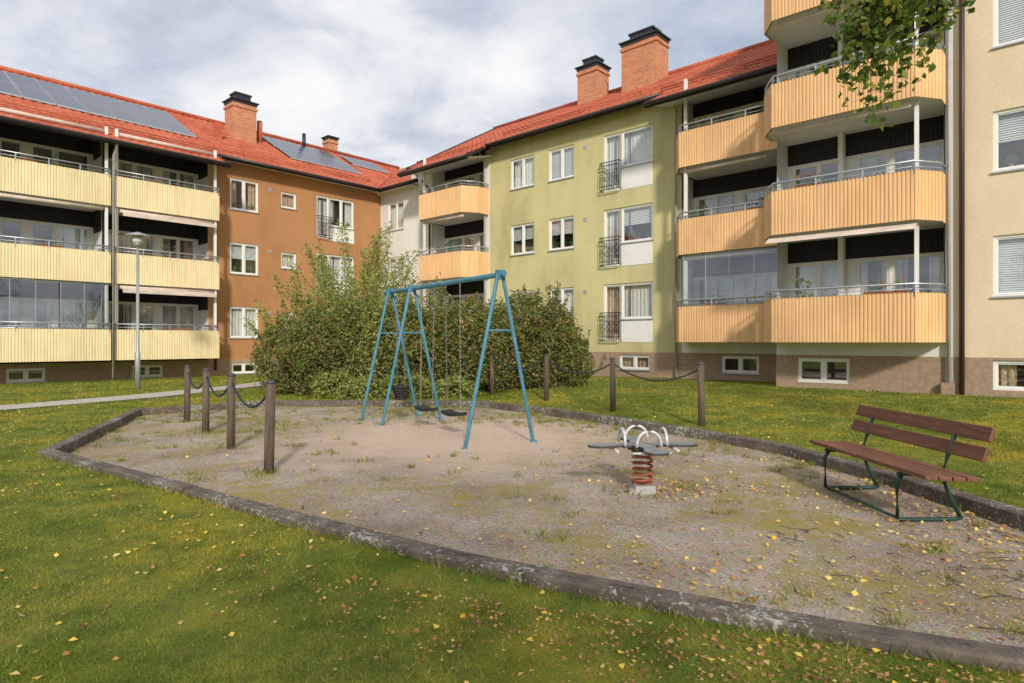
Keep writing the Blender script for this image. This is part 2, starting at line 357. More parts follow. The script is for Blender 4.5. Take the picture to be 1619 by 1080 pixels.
W.face([(11.0,26.45,9.08),(19.3,26.45,9.08),(19.3,27.0,9.15),(11.0,27.0,9.15)],'wpaint')
gutter(R,-7.2,11.1,25.12,8.5); gutter(R,11.1,19.1,26.3,9.13)
W.face([(11.05,25.2,8.35),(11.05,26.5,9.02),(11.05,26.5,9.25),(11.05,25.2,8.6)],'gutter')
snowguard(T,-7,11,32.5,12.5,sl,26.5); snowguard(T,11.2,19,32.5,12.5,sl,27.1)
R.tube([(11.2,26.35,9.05),(11.2,26.85,8.7),(11.2,26.9,.3)],.05,'pipe_b',8)
R.tube([(7.11,25.2,8.45),(7.11,25.62,8.1),(7.11,25.62,.2)],.045,'pipe_w',8)
CH=MB(); chimney(CH,13.9,30.5,1.15,.9,10.8,12.95,13.5); CH.cyl((14.9,30.6,11.3),(14.9,30.6,12.5),.13,'tile',10)
chimney(CH,20.5,33.2,.6,.6,11.8,13.4,13.6); CH.cyl((18.0,31.8,12),(18.0,31.8,12.9),.1,'metalcap',10); CH.box(12.2,12.5,29.3,29.5,10.7,11.5,'tile')
SP=MB()
def solar(x0,x1,y0,y1):
    nx=max(1,int(round((x1-x0)/1.03))); ny=max(1,int(round((y1-y0)/1.45)))
    for i in range(nx):
        for j in range(ny):
            a=x0+(x1-x0)*i/nx+.012;b=x0+(x1-x0)*(i+1)/nx-.012;c=y0+(y1-y0)*j/ny+.012;d=y0+(y1-y0)*(j+1)/ny-.012
            zz=lambda y:12.5-sl*(32.5-y)
            def q(a,b,c,d,h,k): SP.face([(a,c,zz(c)+h),(b,c,zz(c)+h),(b,d,zz(d)+h),(a,d,zz(d)+h)],k)
            q(a,b,c,d,.12,'solarframe'); q(a+.03,b-.03,c+.03,d-.03,.124,'solar')
            SP.face([(a,c,zz(c)+.12),(b,c,zz(c)+.12),(b,c,zz(c)+.06),(a,c,zz(c)+.06)],'solarframe')
            cy=(c+d)/2; q(a+.03,b-.03,cy-.008,cy+.008,.126,'solarframe')
solar(-6,11.0,28.3,31.8); solar(15.4,19.5,28.5,31.8); solar(20.1,22.6,30.3,31.8)
for mb,nm in ((W,'walls'),(F,'windows'),(P,'balcony_panels'),(R,'railings_and_gutters'),(S,'balcony_slabs'),(T,'roof'),(CH,'chimneys'),(SP,'solar_panels')): mb.build(nm,BL)

# ============ white + olive apartment building ============
BR=empty('apartment_building',ANG_R)
W,F,P,R,S,T=MB(),MB(),MB(),MB(),MB(),MB()
YW=19.6; ZR=[1.5,4.25,7.0]
wins=[]
for k in range(3):
    o=-2.75*(2-k)
    wins+=[(-17.9,-16.6,7.85+o,9.1+o,(.5,),['blind','half','full'][k]),(-15.85,-14.6,7.85+o,9.1+o,(.5,),['full','half','blind'][k]),(-13.24,-12.5,7.0+o,9.1+o,(),'full'),(-12.5,-11.2,7.8+o,9.1+o,(),['full','half','full'][k])]
    F.box(-12.47,-11.2,YW-.012,YW+.04,6.98+o,7.76+o,'wpaint'); ironrail(R,-13.3,-12.48,YW-.17,7.05+o,8.05+o)
    F.box(-14.15,-14.0,YW-.02,YW,8.8+o,8.95+o,'rail')
wall(W,-19.1,-10.1,1.1,9.95,YW,[w[:4] for w in wins],'green')
for w in wins: window(F,*w[:4],YW,w[4],w[5],sill=(w[0]!=-13.24))
ww=[(-26.35,-25.1,7.1-2.75*k,8.5-2.75*k) for k in range(3)]
wall(W,-27.0,-22.9,.6,9.15,YW,ww,'white')
W.face([(-24,YW,9.1),(-22.9,YW,9.1),(-22.9,YW,9.8),(-24,YW,9.8)],'white')
for w in ww: window(F,*w,YW,(.5,),'full')
wall(W,-19.4,-19.1,1.1,9.8,YW-.02,[],'white')
bo=[(-12.55,-11.3,.5,1.02),(-8.7,-7.5,.5,1.04),(-16.9,-15.8,.5,1.02)]
wall(W,-27.0,-6.28,-.5,1.12,YW-.03,bo,'plinth')
for i,b_ in enumerate(bo): window(F,*b_,YW-.03,(.5,),'full' if i==0 else 'none')
W.face([(-27,YW-.03,1.12),(-6.28,YW-.03,1.12),(-6.28,YW+.1,1.12),(-27,YW+.1,1.12)],'plinth')
wall(W,-10.1,-6.28,1.12,1.7,YW,[],'white')
for (a,b,cl,cr) in ((-22.75,-19.15,1,1),(-9.95,-6.34,1,0)):
    for k,z in enumerate(ZR):
        balcony(P,R,S,a,b,YW-1.3,YW,YW+.75,z,1.1,'pchpanel',cl,cr,glazed=(k==0 and a>-12))
        loggia(W,F,a-.1,b+.04,YW,YW+.75,z,flip=a<-12)
        S.box(a+.5,a+.59,YW-1.12,YW-1.03,z+.2,z+2.8,'wpaint')
        if z<7: S.cyl((a+.5,YW-1.1,z+2.62),(b-.5,YW-1.1,z+2.62),.06,'awning',8)
sl=.56
tiled(T,-24.05,-6.3,25,13.1,.295,sl,0,20)
for a,b in ((-23.2,-18.75),(-10.5,-6.3)):
    tiled(T,a,b,25,13.1,.295,sl,20,24); gutter(R,a,b,17.8,9.08)
    W.face([(a,17.9,9.07),(b,17.9,9.07),(b,20.5,9.7),(a,20.5,9.7)],'wpaint')
    for x in (a,b-.02): W.face([(x,17.85,8.98),(x,19.3,9.8),(x,19.3,9.92),(x,17.85,9.2)],'gutter')
    snowguard(T,a,b,25,13.1,sl,18.9)
gutter(R,-18.75,-10.5,18.98,9.76)
W.face([(-18.8,19.05,9.72),(-10.4,19.05,9.72),(-10.4,19.6,9.85),(-18.8,19.6,9.85)],'gutter')
snowguard(T,-18.7,-10.6,25,13.1,sl,20.0)
T.face([(-24.05,25,13.1),(-6.3,25,13.1),(-6.3,31,9.75),(-24.05,31,9.75)],'tile')
T.tube([(-24.05,25,13.16),(-6.3,25,13.16)],.11,'tile',8)
W.face([(-24,19.2,9.0),(-24,30.8,9.0),(-24,30.8,9.8),(-24,25,13.05),(-24,19.2,9.8)],'white')
T.face([(-24.06,18.95,9.62),(-24.06,25,13.02),(-24.06,25,13.2),(-24.06,18.95,9.8)],'gutter')
tiled(T,-33,-24.06,25.1,12.5,.305,.55,0,20,lambda y:-(26.4+(y-19.0)))
T.face([(-38,25.1,12.5),(-24.06,25.1,12.5),(-24.06,31,9.2),(-38,31,9.2)],'tile')
gutter(R,-26.4,-23.3,18.95,9.1)
W.face([(-26.9,19.0,9.08),(-23.9,19.0,9.08),(-23.9,19.6,9.12),(-26.9,19.6,9.12)],'wpaint')
W.face([(-38,30.6,-.5),(-6.3,30.6,-.5),(-6.3,30.6,9.9),(-38,30.6,9.9)],'white')
W.face([(-27,YW+.76,1.0),(-6.3,YW+.76,1.0),(-6.3,30.6,1.0),(-27,30.6,1.0)],'room')
R.tube([(-19.3,18.98,9.7),(-19.3,19.45,9.3),(-19.3,19.48,.3)],.045,'pipe_w',8)
R.tube([(-10.25,18.98,9.7),(-10.25,19.45,9.3),(-10.25,19.48,.3)],.045,'pipe_w',8)
R.tube([(-22.95,18.98,9.0),(-22.95,19.45,8.7),(-22.95,19.48,.3)],.045,'pipe_b',8)
CH=MB(); chimney(CH,-17.0,24.3,1.1,.95,12,14.05,14.6); chimney(CH,-14.1,24.0,1.7,1.0,12,14.25,14.8)
for mb,nm in ((W,'walls'),(F,'windows'),(P,'balcony_panels'),(R,'railings_and_gutters'),(S,'balcony_slabs'),(T,'roof'),(CH,'chimneys')): mb.build(nm,BR)

# ============ beige apartment building ============
BB=empty('apartment_building',ANG_R)
W,F,P,R,S,T=MB(),MB(),MB(),MB(),MB(),MB()
YW=17.7; wins=[]
for k in range(4):
    z=2.5+2.78*k; 
    for x in (-1.56,1.6,4.6): wins.append((x,x+1.5,z,z+1.36,(.5,),'blind' if k<1 else ('half' if k==1 else None)))
wall(W,-2.45,9,1.12,13.2,YW,[w[:4] for w in wins],'beige')
for w in wins: window(F,*w[:4],YW,w[4],w[5])
bo=[(-5.74,-4.47,.42,1.06),(-1.56,-.2,.42,1.08),(1.6,2.9,.42,1.08)]
wall(W,-6.3,9,-.5,1.14,YW-.03,bo,'plinth')
for b_ in bo: window(F,*b_,YW-.03,(.5,),'none' if b_[0]<-4 else 'curt',sill=False)
W.face([(-6.3,YW-.03,1.14),(9,YW-.03,1.14),(9,YW+.1,1.14),(-6.3,YW+.1,1.14)],'plinth')
wall(W,-6.3,-2.45,1.14,1.7,YW,[],'white')
for k in range(4):
    z=1.5+2.75*k; a,b=-6.42,-2.42
    balcony(P,R,S,a,b,16.5,YW,YW+.85,z,1.1,'pchpanel',1,1)
    loggia(W,F,a+.14,b-.05,YW,YW+.85,z,flip=False)
    S.box(-2.92,-2.84,16.85,16.93,z+.2,z+2.8,'wpaint'); S.box(-4.9,-4.78,YW+.55,YW+.8,z+.2,z+2.8,'wpaint')
    if k==0:
        S.face([(a+.3,16.6,z+2.66),(b-.4,16.6,z+2.66),(b-.4,16.35,z+2.5),(a+.3,16.35,z+2.5)],'awning')
    S.cyl((a+.5,16.75,z+2.64),(b-.55,16.75,z+2.64),.055,'awning',8)
W.face([(-6.28,YW,-.5),(-6.28,30,-.5),(-6.28,30,13.2),(-6.28,YW,13.2)],'beige'); W.face([(-6.28,YW+.8,1.0),(9,YW+.8,1.0),(9,30,1.0),(-6.28,30,1.0)],'room')
W.face([(9,YW,-.5),(9,30,-.5),(9,30,13.2),(9,YW,13.2)],'beige'); W.face([(-6.3,30,-.5),(9,30,-.5),(9,30,13.2),(-6.3,30,13.2)],'beige')
W.face([(-6.28,YW+.0,12.4),(-2.45,YW+.0,12.4),(-2.45,YW+.0,13.2),(-6.28,YW+.0,13.2)],'beige')
tiled(T,-6.6,9.4,23.8,16.6,.3,.52,0,22)
T.face([(-6.6,23.8,16.6),(9.4,23.8,16.6),(9.4,30.5,13.1),(-6.6,30.5,13.1)],'tile')
for x in (-6.29,9): W.face([(x,YW,13.2),(x,30,13.2),(x,23.8,16.5)],'beige')
gutter(R,-6.6,9.4,17.1,13.1)
W.box(-2.44,-2.30,YW-.03,YW+.05,.3,13.2,'wpaint')
R.cyl((-2.12,YW-.09,.25),(-2.12,YW-.09,13.1),.055,'pipe_b',10)
R.cyl((-2.36,YW-.12,.25),(-2.36,YW-.12,13.1),.04,'pipe_w',8)
W.box(-2.5,-2.25,YW-.22,YW-.03,-.2,.55,'plinth')
for mb,nm in ((W,'walls'),(F,'windows'),(P,'balcony_panels'),(R,'railings_and_gutters'),(S,'balcony_slabs'),(T,'roof')): mb.build(nm,BB)

# ---------------------------------------------------------------- ground
POLY=[(-5.84,7.94),(-7.59,12.8),(-5.6,14.7),(-.72,14.55),(.75,12.95),(2.1,11.07),(3.05,9.6),(3.63,8.44),(3.98,6.5),(4.15,4.9),(4.35,3.5),(3.5,2.5),(2.25,2.78),(1.62,3.04),(.97,3.36),(.28,3.72),(-.456,4.12),(-1.62,4.93),(-3.02,5.92)]
PA=np.array(POLY)
def inpoly(x,y,poly=PA):
    x=np.asarray(x,float); y=np.asarray(y,float); c=np.zeros(x.shape,bool); n=len(poly)
    for i in range(n):
        x1,y1=poly[i]; x2,y2=poly[(i+1)%n]
        if y1==y2: continue
        cond=((y1>y)!=(y2>y))&(x<(x2-x1)*(y-y1)/(y2-y1)+x1); c^=cond
    return c
def dpoly(x,y,poly=PA,closed=True):
    d=np.full(np.shape(x),1e9); n=len(poly)
    for i in range(n if closed else n-1):
        a=np.array(poly[i]); b=np.array(poly[(i+1)%n]); ab=b-a; L=ab@ab
        t=np.clip(((x-a[0])*ab[0]+(y-a[1])*ab[1])/L,0,1); d=np.minimum(d,np.hypot(x-a[0]-t*ab[0],y-a[1]-t*ab[1]))
    return d
def ss(v,a,b): t=np.clip((v-a)/(b-a),0,1); return t*t*(3-2*t)
def hgt(x,y):
    D=.673*x+.74*y; s=.74*x-.673*y
    far=1-ss(np.hypot(x,y),40,80)
    return .07+.20*ss(D,8,15)*ss(s,-19,-10)*far+.012*np.sin(x*1.7+.5)*np.sin(y*1.3)*far
pts=[tuple(p) for p in POLY]; edges=[(i,(i+1)%len(POLY)) for i in range(len(POLY))]
for x in np.arange(-26,18,.5):
    for y in np.arange(-8,30,.5):
        jx,jy=x+rng.uniform(-.1,.1),y+rng.uniform(-.1,.1)
        if dpoly(jx,jy)>.2: pts.append((jx,jy))
for R0 in (45,80,160,400,1200):
    for i in range(40): pts.append((R0*math.cos(i/40*6.2832),R0*math.sin(i/40*6.2832)))
r_=delaunay_2d_cdt([Vector(p) for p in pts],edges,[],0,1e-5)
vs=np.array([tuple(v) for v in r_[0]]); fs=[]
for f in r_[2]:
    c=vs[list(f)].mean(0)
    if not bool(inpoly(c[0],c[1])): fs.append(tuple(f))
hz=hgt(vs[:,0],vs[:,1])
me=bpy.data.meshes.new('lawn'); me.from_pydata([(a,b,c) for (a,b),c in zip(vs,hz)],[],fs); 
for p in me.polygons: p.use_smooth=True
lawn=bpy.data.objects.new('lawn_ground',me); sc.collection.objects.link(lawn)
def patchtint(nt,o):
    """mottling shared by the soil sheet and the blades: green, yellow moss and brown thin spots"""
    n1=noise(nt,.55,6,.65,o); n2=noise(nt,2.6,6,.7,o)
    r1=ramp(nt,[(.33,(.70,.80,.45)),(.48,(1,1,1)),(.60,(1.35,1.14,.9)),(.72,(1.9,1.3,1.2))]); nt.links.new(n1.outputs['Fac'],r1.inputs[0])
    r2=ramp(nt,[(.32,(.60,.66,.62)),(.5,(1,1,1)),(.66,(1.5,1.25,1.15)),(.76,(1.8,1.15,1.3))]); nt.links.new(n2.outputs['Fac'],r2.inputs[0])
    return mixc(nt,1.,r1.outputs[0],r2.outputs[0],'MULTIPLY')
m,nt,b=newmat('lawn_grass'); tc=N(nt,'ShaderNodeTexCoord'); o=tc.outputs['Object']
n3=noise(nt,90,4,.8,o); n4=noise(nt,9,5,.7,o)
r3=ramp(nt,[(.3,(.09,.11,.018)),(.5,(.195,.24,.035)),(.68,(.31,.34,.075))]); nt.links.new(n3.outputs['Fac'],r3.inputs[0])
rso=ramp(nt,[(.56,(0,0,0)),(.72,(.65,.65,.65))]); nt.links.new(n4.outputs['Fac'],rso.inputs[0])
c=mixc(nt,rso.outputs[0],r3.outputs[0],(.20,.155,.085)); c=mixc(nt,1.,c,patchtint(nt,o),'MULTIPLY'); nt.links.new(c,b.inputs['Base Color'])
b.inputs['Roughness'].default_value=.95; b.inputs['Specular IOR Level'].default_value=.1; bump(nt,b,n3.outputs['Fac'],.8,.04); me.materials.append(m)

def grid_poly(name,poly,z,mat,step=.3):
    pp=[tuple(p) for p in poly]; ed=[(i,(i+1)%len(poly)) for i in range(len(poly))]; A=np.array(poly)
    for x in np.arange(A[:,0].min(),A[:,0].max(),step):
        for y in np.arange(A[:,1].min(),A[:,1].max(),step):
            if bool(inpoly(x,y,A)) and dpoly(x,y,A)>.1: pp.append((x,y))
    r=delaunay_2d_cdt([Vector(p) for p in pp],ed,[],0,1e-5); V=np.array([tuple(v) for v in r[0]])
    F_=[tuple(f) for f in r[2] if bool(inpoly(*V[list(f)].mean(0),A))]
    zz=z(V[:,0],V[:,1])
    me=bpy.data.meshes.new(name); me.from_pydata([(a,b,c) for (a,b),c in zip(V,zz)],[],F_)
    for p in me.polygons: p.use_smooth=True
    me.materials.append(mat); ob=bpy.data.objects.new(name,me); sc.collection.objects.link(ob); return ob
m,nt,b=newmat('gravel_sand'); tc=N(nt,'ShaderNodeTexCoord'); o=tc.outputs['Object']
n1=noise(nt,.6,7,.68,o); n2=noise(nt,5,7,.75,o); n3=noise(nt,110,3,.8,o); n5=noise(nt,.9,5,.6,o)
vo=N(nt,'ShaderNodeTexVoronoi'); vo.inputs['Scale'].default_value=60; nt.links.new(o,vo.inputs['Vector'])
rg=ramp(nt,[(.25,(.20,.155,.125)),(.5,(.44,.355,.285)),(.75,(.70,.58,.48))]); nt.links.new(n3.outputs['Fac'],rg.inputs[0])
mul=mixc(nt,.40,rg.outputs[0],vo.outputs['Color'],'OVERLAY'); hs=N(nt,'ShaderNodeHueSaturation'); hs.inputs['Saturation'].default_value=.66; nt.links.new(mul,hs.inputs['Color'])
rbr=ramp(nt,[(.35,(.72,.64,.56)),(.6,(1.1,1.05,1.0))]); nt.links.new(n5.outputs['Fac'],rbr.inputs[0])
gcol=mixc(nt,1.,hs.outputs[0],rbr.outputs[0],'MULTIPLY')
mp=N(nt,'ShaderNodeVectorMath',operation='DISTANCE'); mp.inputs[1].default_value=(-.9,10.0,0); nt.links.new(o,mp.inputs[0])
ns=noise(nt,1.1,4,.6,o); sb=N(nt,'ShaderNodeMath',operation='MULTIPLY_ADD'); sb.inputs[1].default_value=2.4; nt.links.new(ns.outputs['Fac'],sb.inputs[0]); nt.links.new(mp.outputs['Value'],sb.inputs[2])
rs=ramp(nt,[(.42,(1,1,1)),(.76,(0,0,0))]); dv=N(nt,'ShaderNodeMath',operation='DIVIDE'); dv.inputs[1].default_value=6.; nt.links.new(sb.outputs[0],dv.inputs[0]); nt.links.new(dv.outputs[0],rs.inputs[0])
rsand=ramp(nt,[(.3,(.54,.41,.31)),(.7,(.78,.62,.49))]); nt.links.new(n3.outputs['Fac'],rsand.inputs[0])
c1=mixc(nt,rs.outputs[0],gcol,rsand.outputs[0])
ad=N(nt,'ShaderNodeMath',operation='MULTIPLY_ADD'); ad.inputs[1].default_value=.7; nt.links.new(n2.outputs['Fac'],ad.inputs[0]); nt.links.new(n1.outputs['Fac'],ad.inputs[2])
rm=ramp(nt,[(.82,(0,0,0)),(.98,(.9,.9,.9))]); nt.links.new(ad.outputs[0],rm.inputs[0])
inv=N(nt,'ShaderNodeMath',operation='SUBTRACT'); inv.inputs[0].default_value=1.; nt.links.new(rs.outputs[0],inv.inputs[1])
mm=N(nt,'ShaderNodeMath',operation='MULTIPLY'); nt.links.new(rm.outputs[0],mm.inputs[0]); nt.links.new(inv.outputs[0],mm.inputs[1])
rmo=ramp(nt,[(.3,(.23,.19,.045)),(.7,(.50,.42,.13))]); nt.links.new(n3.outputs['Fac'],rmo.inputs[0])
c2=mixc(nt,mm.outputs[0],c1,rmo.outputs[0])
nt.links.new(c2,b.inputs['Base Color']); b.inputs['Roughness'].default_value=.95; b.inputs['Specular IOR Level'].default_value=.15
bump(nt,b,n3.outputs['Fac'],.9,.02); GR=m
grid_poly('gravel_play_area',POLY,lambda x,y:0.0+.012*np.sin(x*2.1)*np.cos(y*1.7)-.035*np.exp(-((x+1.0)**2+(y-10.4)**2)/.9),GR)
m=plain('path_gravel',(.46,.42,.38),.95,var=.15,vs=12,bs=.5)
PATH=[(-26,6.5),(-17,10.6),(-10.9,13.6),(-9.5,16.4),(-8.5,20.5),(-8.2,24.5)]
pl=[];pr=[]
for i,p in enumerate(PATH):
    a=Vector(PATH[max(i-1,0)]);b_=Vector(PATH[min(i+1,len(PATH)-1)]); t=(b_-a).normalized(); n_=Vector((-t.y,t.x))*.55
    pl.append(tuple(Vector(p)+n_)); pr.append(tuple(Vector(p)-n_))
PP=pl+pr[::-1]; PPa=np.array(PP)
grid_poly('footpath',PP,lambda x,y:hgt(x,y)+.022,m,.4)

# kerb of old timbers
m,nt,b=newmat('weathered_timber'); tc=N(nt,'ShaderNodeTexCoord'); o=tc.outputs['Object']
n1=noise(nt,5,7,.7,o); n2=noise(nt,28,5,.75,o); n3=noise(nt,1.3,3,.5,o)
r=ramp(nt,[(.3,(.06,.046,.036)),(.55,(.15,.117,.092)),(.75,(.26,.21,.175))]); nt.links.new(n1.outputs['Fac'],r.inputs[0])
mu=N(nt,'ShaderNodeMath',operation='MULTIPLY_ADD'); mu.inputs[1].default_value=.5; nt.links.new(n3.outputs['Fac'],mu.inputs[0]); nt.links.new(n2.outputs['Fac'],mu.inputs[2])
rl=ramp(nt,[(.84,(0,0,0)),(.88,(.9,.9,.9))]); nt.links.new(mu.outputs[0],rl.inputs[0])
nt.links.new(mixc(nt,rl.outputs[0],r.outputs[0],(.42,.43,.38)),b.inputs['Base Color']); b.inputs['Roughness'].default_value=.95; bump(nt,b,n2.outputs['Fac'],.9,.02); M['timber']=m
M['crack']=plain('timber_crack',(.02,.015,.012),.95)
K=MB(); n=len(POLY)
for i in range(n):
    a=Vector(POLY[i]); b_=Vector(POLY[(i+1)%n]); L=(b_-a).length; nb=max(1,round(L/2.4)); t=(b_-a).normalized(); nn=Vector((-t.y,t.x))
    for j in range(nb):
        p=a+(b_-a)*j/nb; q=a+(b_-a)*(j+1)/nb; dz=random.uniform(-.008,.008)
        m_=max(2,int((q-p).length/.2)); rows=[]
        for k in range(m_+1):
            c=p.lerp(q,k/m_)
            if j==0 and k==0: c=c-t*.02
            if k==m_: c=c+t*(.015 if j==nb-1 else -.014)
            w=.080+random.uniform(-.0025,.0025); zt=.135+dz+random.uniform(-.0025,.0025)
            rows.append([(*(c+nn*w),-.12),(*(c+nn*w),zt-.014),(*(c+nn*(w-.014)),zt),(*(c-nn*(w-.014)),zt),(*(c-nn*w),zt-.014),(*(c-nn*w),-.12)])
        for A,B in zip(rows,rows[1:]):
            for s_ in range(5): K.face([A[s_],A[s_+1],B[s_+1],B[s_]],'timber')
        K.face(rows[0],'timber'); K.face(rows[-1][::-1],'timber')
        zt=.135+dz+.005
        for q_ in range(int((q-p).length*5)):
            l0=random.uniform(.02,.8)*(q-p).length; ln=random.uniform(.1,.4); o_=random.uniform(-.06,.06); c0=p+t*l0+nn*o_; c1_=p+t*min(l0+ln,(q-p).length*.98)+nn*(o_+random.uniform(-.006,.006)); cm=c0.lerp(c1_,.5)
            K.face([(*c0,zt),(*(cm+nn*.0022),zt),(*c1_,zt),(*(cm-nn*.0022),zt)],'crack')
K.build('timber_edging')

# ---------------------------------------------------------------- scatter helpers
def bigmesh(name,V,nf,k,mat,parent=None):
    me=bpy.data.meshes.new(name); me.vertices.add(len(V)); me.vertices.foreach_set('co',V.astype(np.float32).ravel())
    me.loops.add(nf*k); me.loops.foreach_set('vertex_index',np.arange(nf*k,dtype=np.int32)); me.polygons.add(nf)
    me.polygons.foreach_set('loop_start',np.arange(0,nf*k,k,dtype=np.int32)); me.polygons.foreach_set('loop_total',np.full(nf,k,dtype=np.int32))
    me.update(calc_edges=True); me.validate(); me.materials.append(mat)
    o=bpy.data.objects.new(name,me); sc.collection.objects.link(o)
    if parent: o.parent=parent
    return o
def leafmat(name,stops,trans=.3,rough=.6,patch=False):
    m,nt,b=newmat(name); g=N(nt,'ShaderNodeNewGeometry'); r=ramp(nt,stops); nt.links.new(g.outputs['Random Per Island'],r.inputs[0])
    c=r.outputs[0]
    if patch:
        tc=N(nt,'ShaderNodeTexCoord'); c=mixc(nt,1.,c,patchtint(nt,tc.outputs['Object']),'MULTIPLY')
    nt.links.new(c,b.inputs['Base Color']); b.inputs['Roughness'].default_value=rough; b.inputs['Specular IOR Level'].default_value=.25
    t=N(nt,'ShaderNodeBsdfTranslucent'); nt.links.new(c,t.inputs[0]); mx=N(nt,'ShaderNodeMixShader'); mx.inputs[0].default_value=trans
    nt.links.new(b.outputs[0],mx.inputs[1]); nt.links.new(t.outputs[0],mx.inputs[2]); nt.links.new(mx.outputs[0],nt.nodes['Material Output'].inputs[0]); return m
def leaves(name,C,size,mat,parent=None,aspect=.6,flat=False,grow=0):
    """grow>0: blades turn their upper face towards the light, as real leaves do"""
    n=len(C); C=np.asarray(C,float)
    if grow:
        c=rng.normal(size=(n,3)); c/=np.linalg.norm(c,axis=1)[:,None]; c=c+grow*np.array([.1,-.65,.75]); c/=np.linalg.norm(c,axis=1)[:,None]
        a=rng.normal(size=(n,3)); a-=(a*c).sum(1)[:,None]*c; a/=np.linalg.norm(a,axis=1)[:,None]; b=np.cross(c,a)
    else:
        a=rng.normal(size=(n,3)); 
        if flat: a[:,2]*=.15
        a/=np.linalg.norm(a,axis=1)[:,None]
        b=rng.normal(size=(n,3))
        if flat: b[:,2]*=.2
        b-= (b*a).sum(1)[:,None]*a; b/=np.linalg.norm(b,axis=1)[:,None]; c=np.cross(a,b)
    sz=(size*rng.uniform(.55,1.3,n))[:,None]
    V=np.empty((n,4,3)); fold=c*sz*.14
    V[:,0]=C-a*sz*.5; V[:,1]=C+b*sz*.5*aspect-a*sz*.08+fold; V[:,2]=C+a*sz*.5; V[:,3]=C-b*sz*.5*aspect-a*sz*.08+fold
    return bigmesh(name,V.reshape(-1,3),n,4,mat,parent)
def blades(name,P,h,w,mat):
    n=len(P); an=rng.uniform(0,2*np.pi,n); hh=h*rng.uniform(.4,1.35,n); ln=rng.normal(scale=.75,size=(n,2))*hh[:,None]
    d=np.stack([np.cos(an),np.sin(an),np.zeros(n)],1)*(w*.5)
    V=np.empty((n,3,3)); V[:,0]=P-d; V[:,1]=P+d; V[:,2]=P; V[:,2,:2]+=ln; V[:,2,2]+=hh
    return bigmesh(name,V.reshape(-1,3),n,3,mat)
gm=leafmat('grass_blade',[(0,(.09,.13,.02)),(.35,(.165,.22,.028)),(.7,(.25,.30,.045)),(.88,(.35,.34,.09)),(1,(.46,.39,.17))],.3,patch=True)
PT=[];HH=[];WW=[]
for y0,y1,den,h,w in ((1.6,3.5,8000,.024,.0045),(3.5,5.5,5000,.026,.006),(5.5,9,1900,.030,.010),(9,15,600,.036,.018),(15,24,180,.045,.03)):
    xl,xr=-(y1*.86+.8),(y1*.86+.8); nn=int((xr-xl)*(y1-y0)*den); x=rng.uniform(xl,xr,nn); y=rng.uniform(y0,y1,nn)
    s=.74*x-.673*y; D=.673*x+.74*y
    k=(~inpoly(x,y))&(dpoly(x,y)>.085)&(~inpoly(x,y,PPa))&(s>-26.9)&(D<17.6)&(np.abs(x)<y*.86+.8)
    pat=np.sin(x*2.3+np.sin(y*3.1))*np.sin(y*1.9+x)+.7*np.sin(x*7.1+y*2.2)*np.sin(y*6.3-x*1.7)
    k&=rng.uniform(size=nn)<np.clip(.62+.36*pat,.10,1)
    x,y=x[k],y[k]; PT.append(np.stack([x,y,hgt(x,y)-.004],1)); HH.append(np.full(len(x),h)*(1+.25*np.sin(x*3.1+y)*np.sin(y*2.7))); WW.append(np.full(len(x),w))
PT=np.concatenate(PT);HH=np.concatenate(HH);WW=np.concatenate(WW)
blades('lawn_grass',PT,HH,WW[:,None],gm)
x=[];y=[]
for i in range(n):
    a=np.array(POLY[i]);b_=np.array(POLY[(i+1)%n]); L=np.hypot(*(b_-a)); k=int(L*260); t=rng.uniform(size=(k,1)); nn=np.array([-(b_-a)[1],(b_-a)[0]])/L
    side=np.where(rng.uniform(size=(k,1))<.5,1,-1)
    p=a+(b_-a)*t+nn*side*(.085+np.abs(rng.normal(scale=.035,size=(k,1)))); x.append(p[:,0]); y.append(p[:,1])
x=np.concatenate(x);y=np.concatenate(y); ins=inpoly(x,y); clump=.5+.5*np.sin(x*5+y*3)*np.sin(y*4.3-x*2); keep=((~ins)&(rng.uniform(size=len(x))<.3+.7*clump))|(ins&(rng.uniform(size=len(x))<.5*clump*(.3+ss(y,6,12))))
x,y,ins=x[keep],y[keep],ins[keep]
blades('edge_grass',np.stack([x,y,np.where(ins,0,hgt(x,y))],1),np.full(len(x),.065),np.full((len(x),1),.008),gm)
# weeds on gravel
cx=rng.uniform(-7.5,4.2,4200); cy=rng.uniform(2.6,14.6,4200); k=inpoly(cx,cy)&(dpoly(cx,cy)>.12)
wgt=.07+.5*ss(-dpoly(cx,cy),-1.2,-.2)*ss(cy,5,9)+.32*ss(cy,8,13); pn_=np.sin(cx*1.3+1)*np.sin(cy*1.1+2)
k&=(rng.uniform(size=4200)<wgt*(.7+.5*pn_))&(np.hypot(cx+.9,cy-10)>1.5)
cx,cy=cx[k],cy[k]; W_=[]
for px_,py_ in ((-2.77,7.2),(-3.92,8.82),(-5.04,10.4),(-6.09,11.85),(1.3,6.2)):
    cx=np.concatenate([cx,rng.normal(px_,.12,7)]); cy=np.concatenate([cy,rng.normal(py_,.12,7)])
for a,b_ in zip(cx,cy):
    q=rng.integers(8,34); s=rng.uniform(.02,.09); W_.append(np.stack([a+rng.normal(scale=s,size=q),b_+rng.normal(scale=s,size=q),np.zeros(q)],1))
W_=np.concatenate(W_); wm=leafmat('weed_blade',[(0,(.10,.15,.02)),(.5,(.21,.26,.04)),(.8,(.36,.32,.08)),(1,(.42,.27,.11))],.25)
blades('gravel_weeds',W_,np.full(len(W_),.06),np.full((len(W_),1),.012),wm)
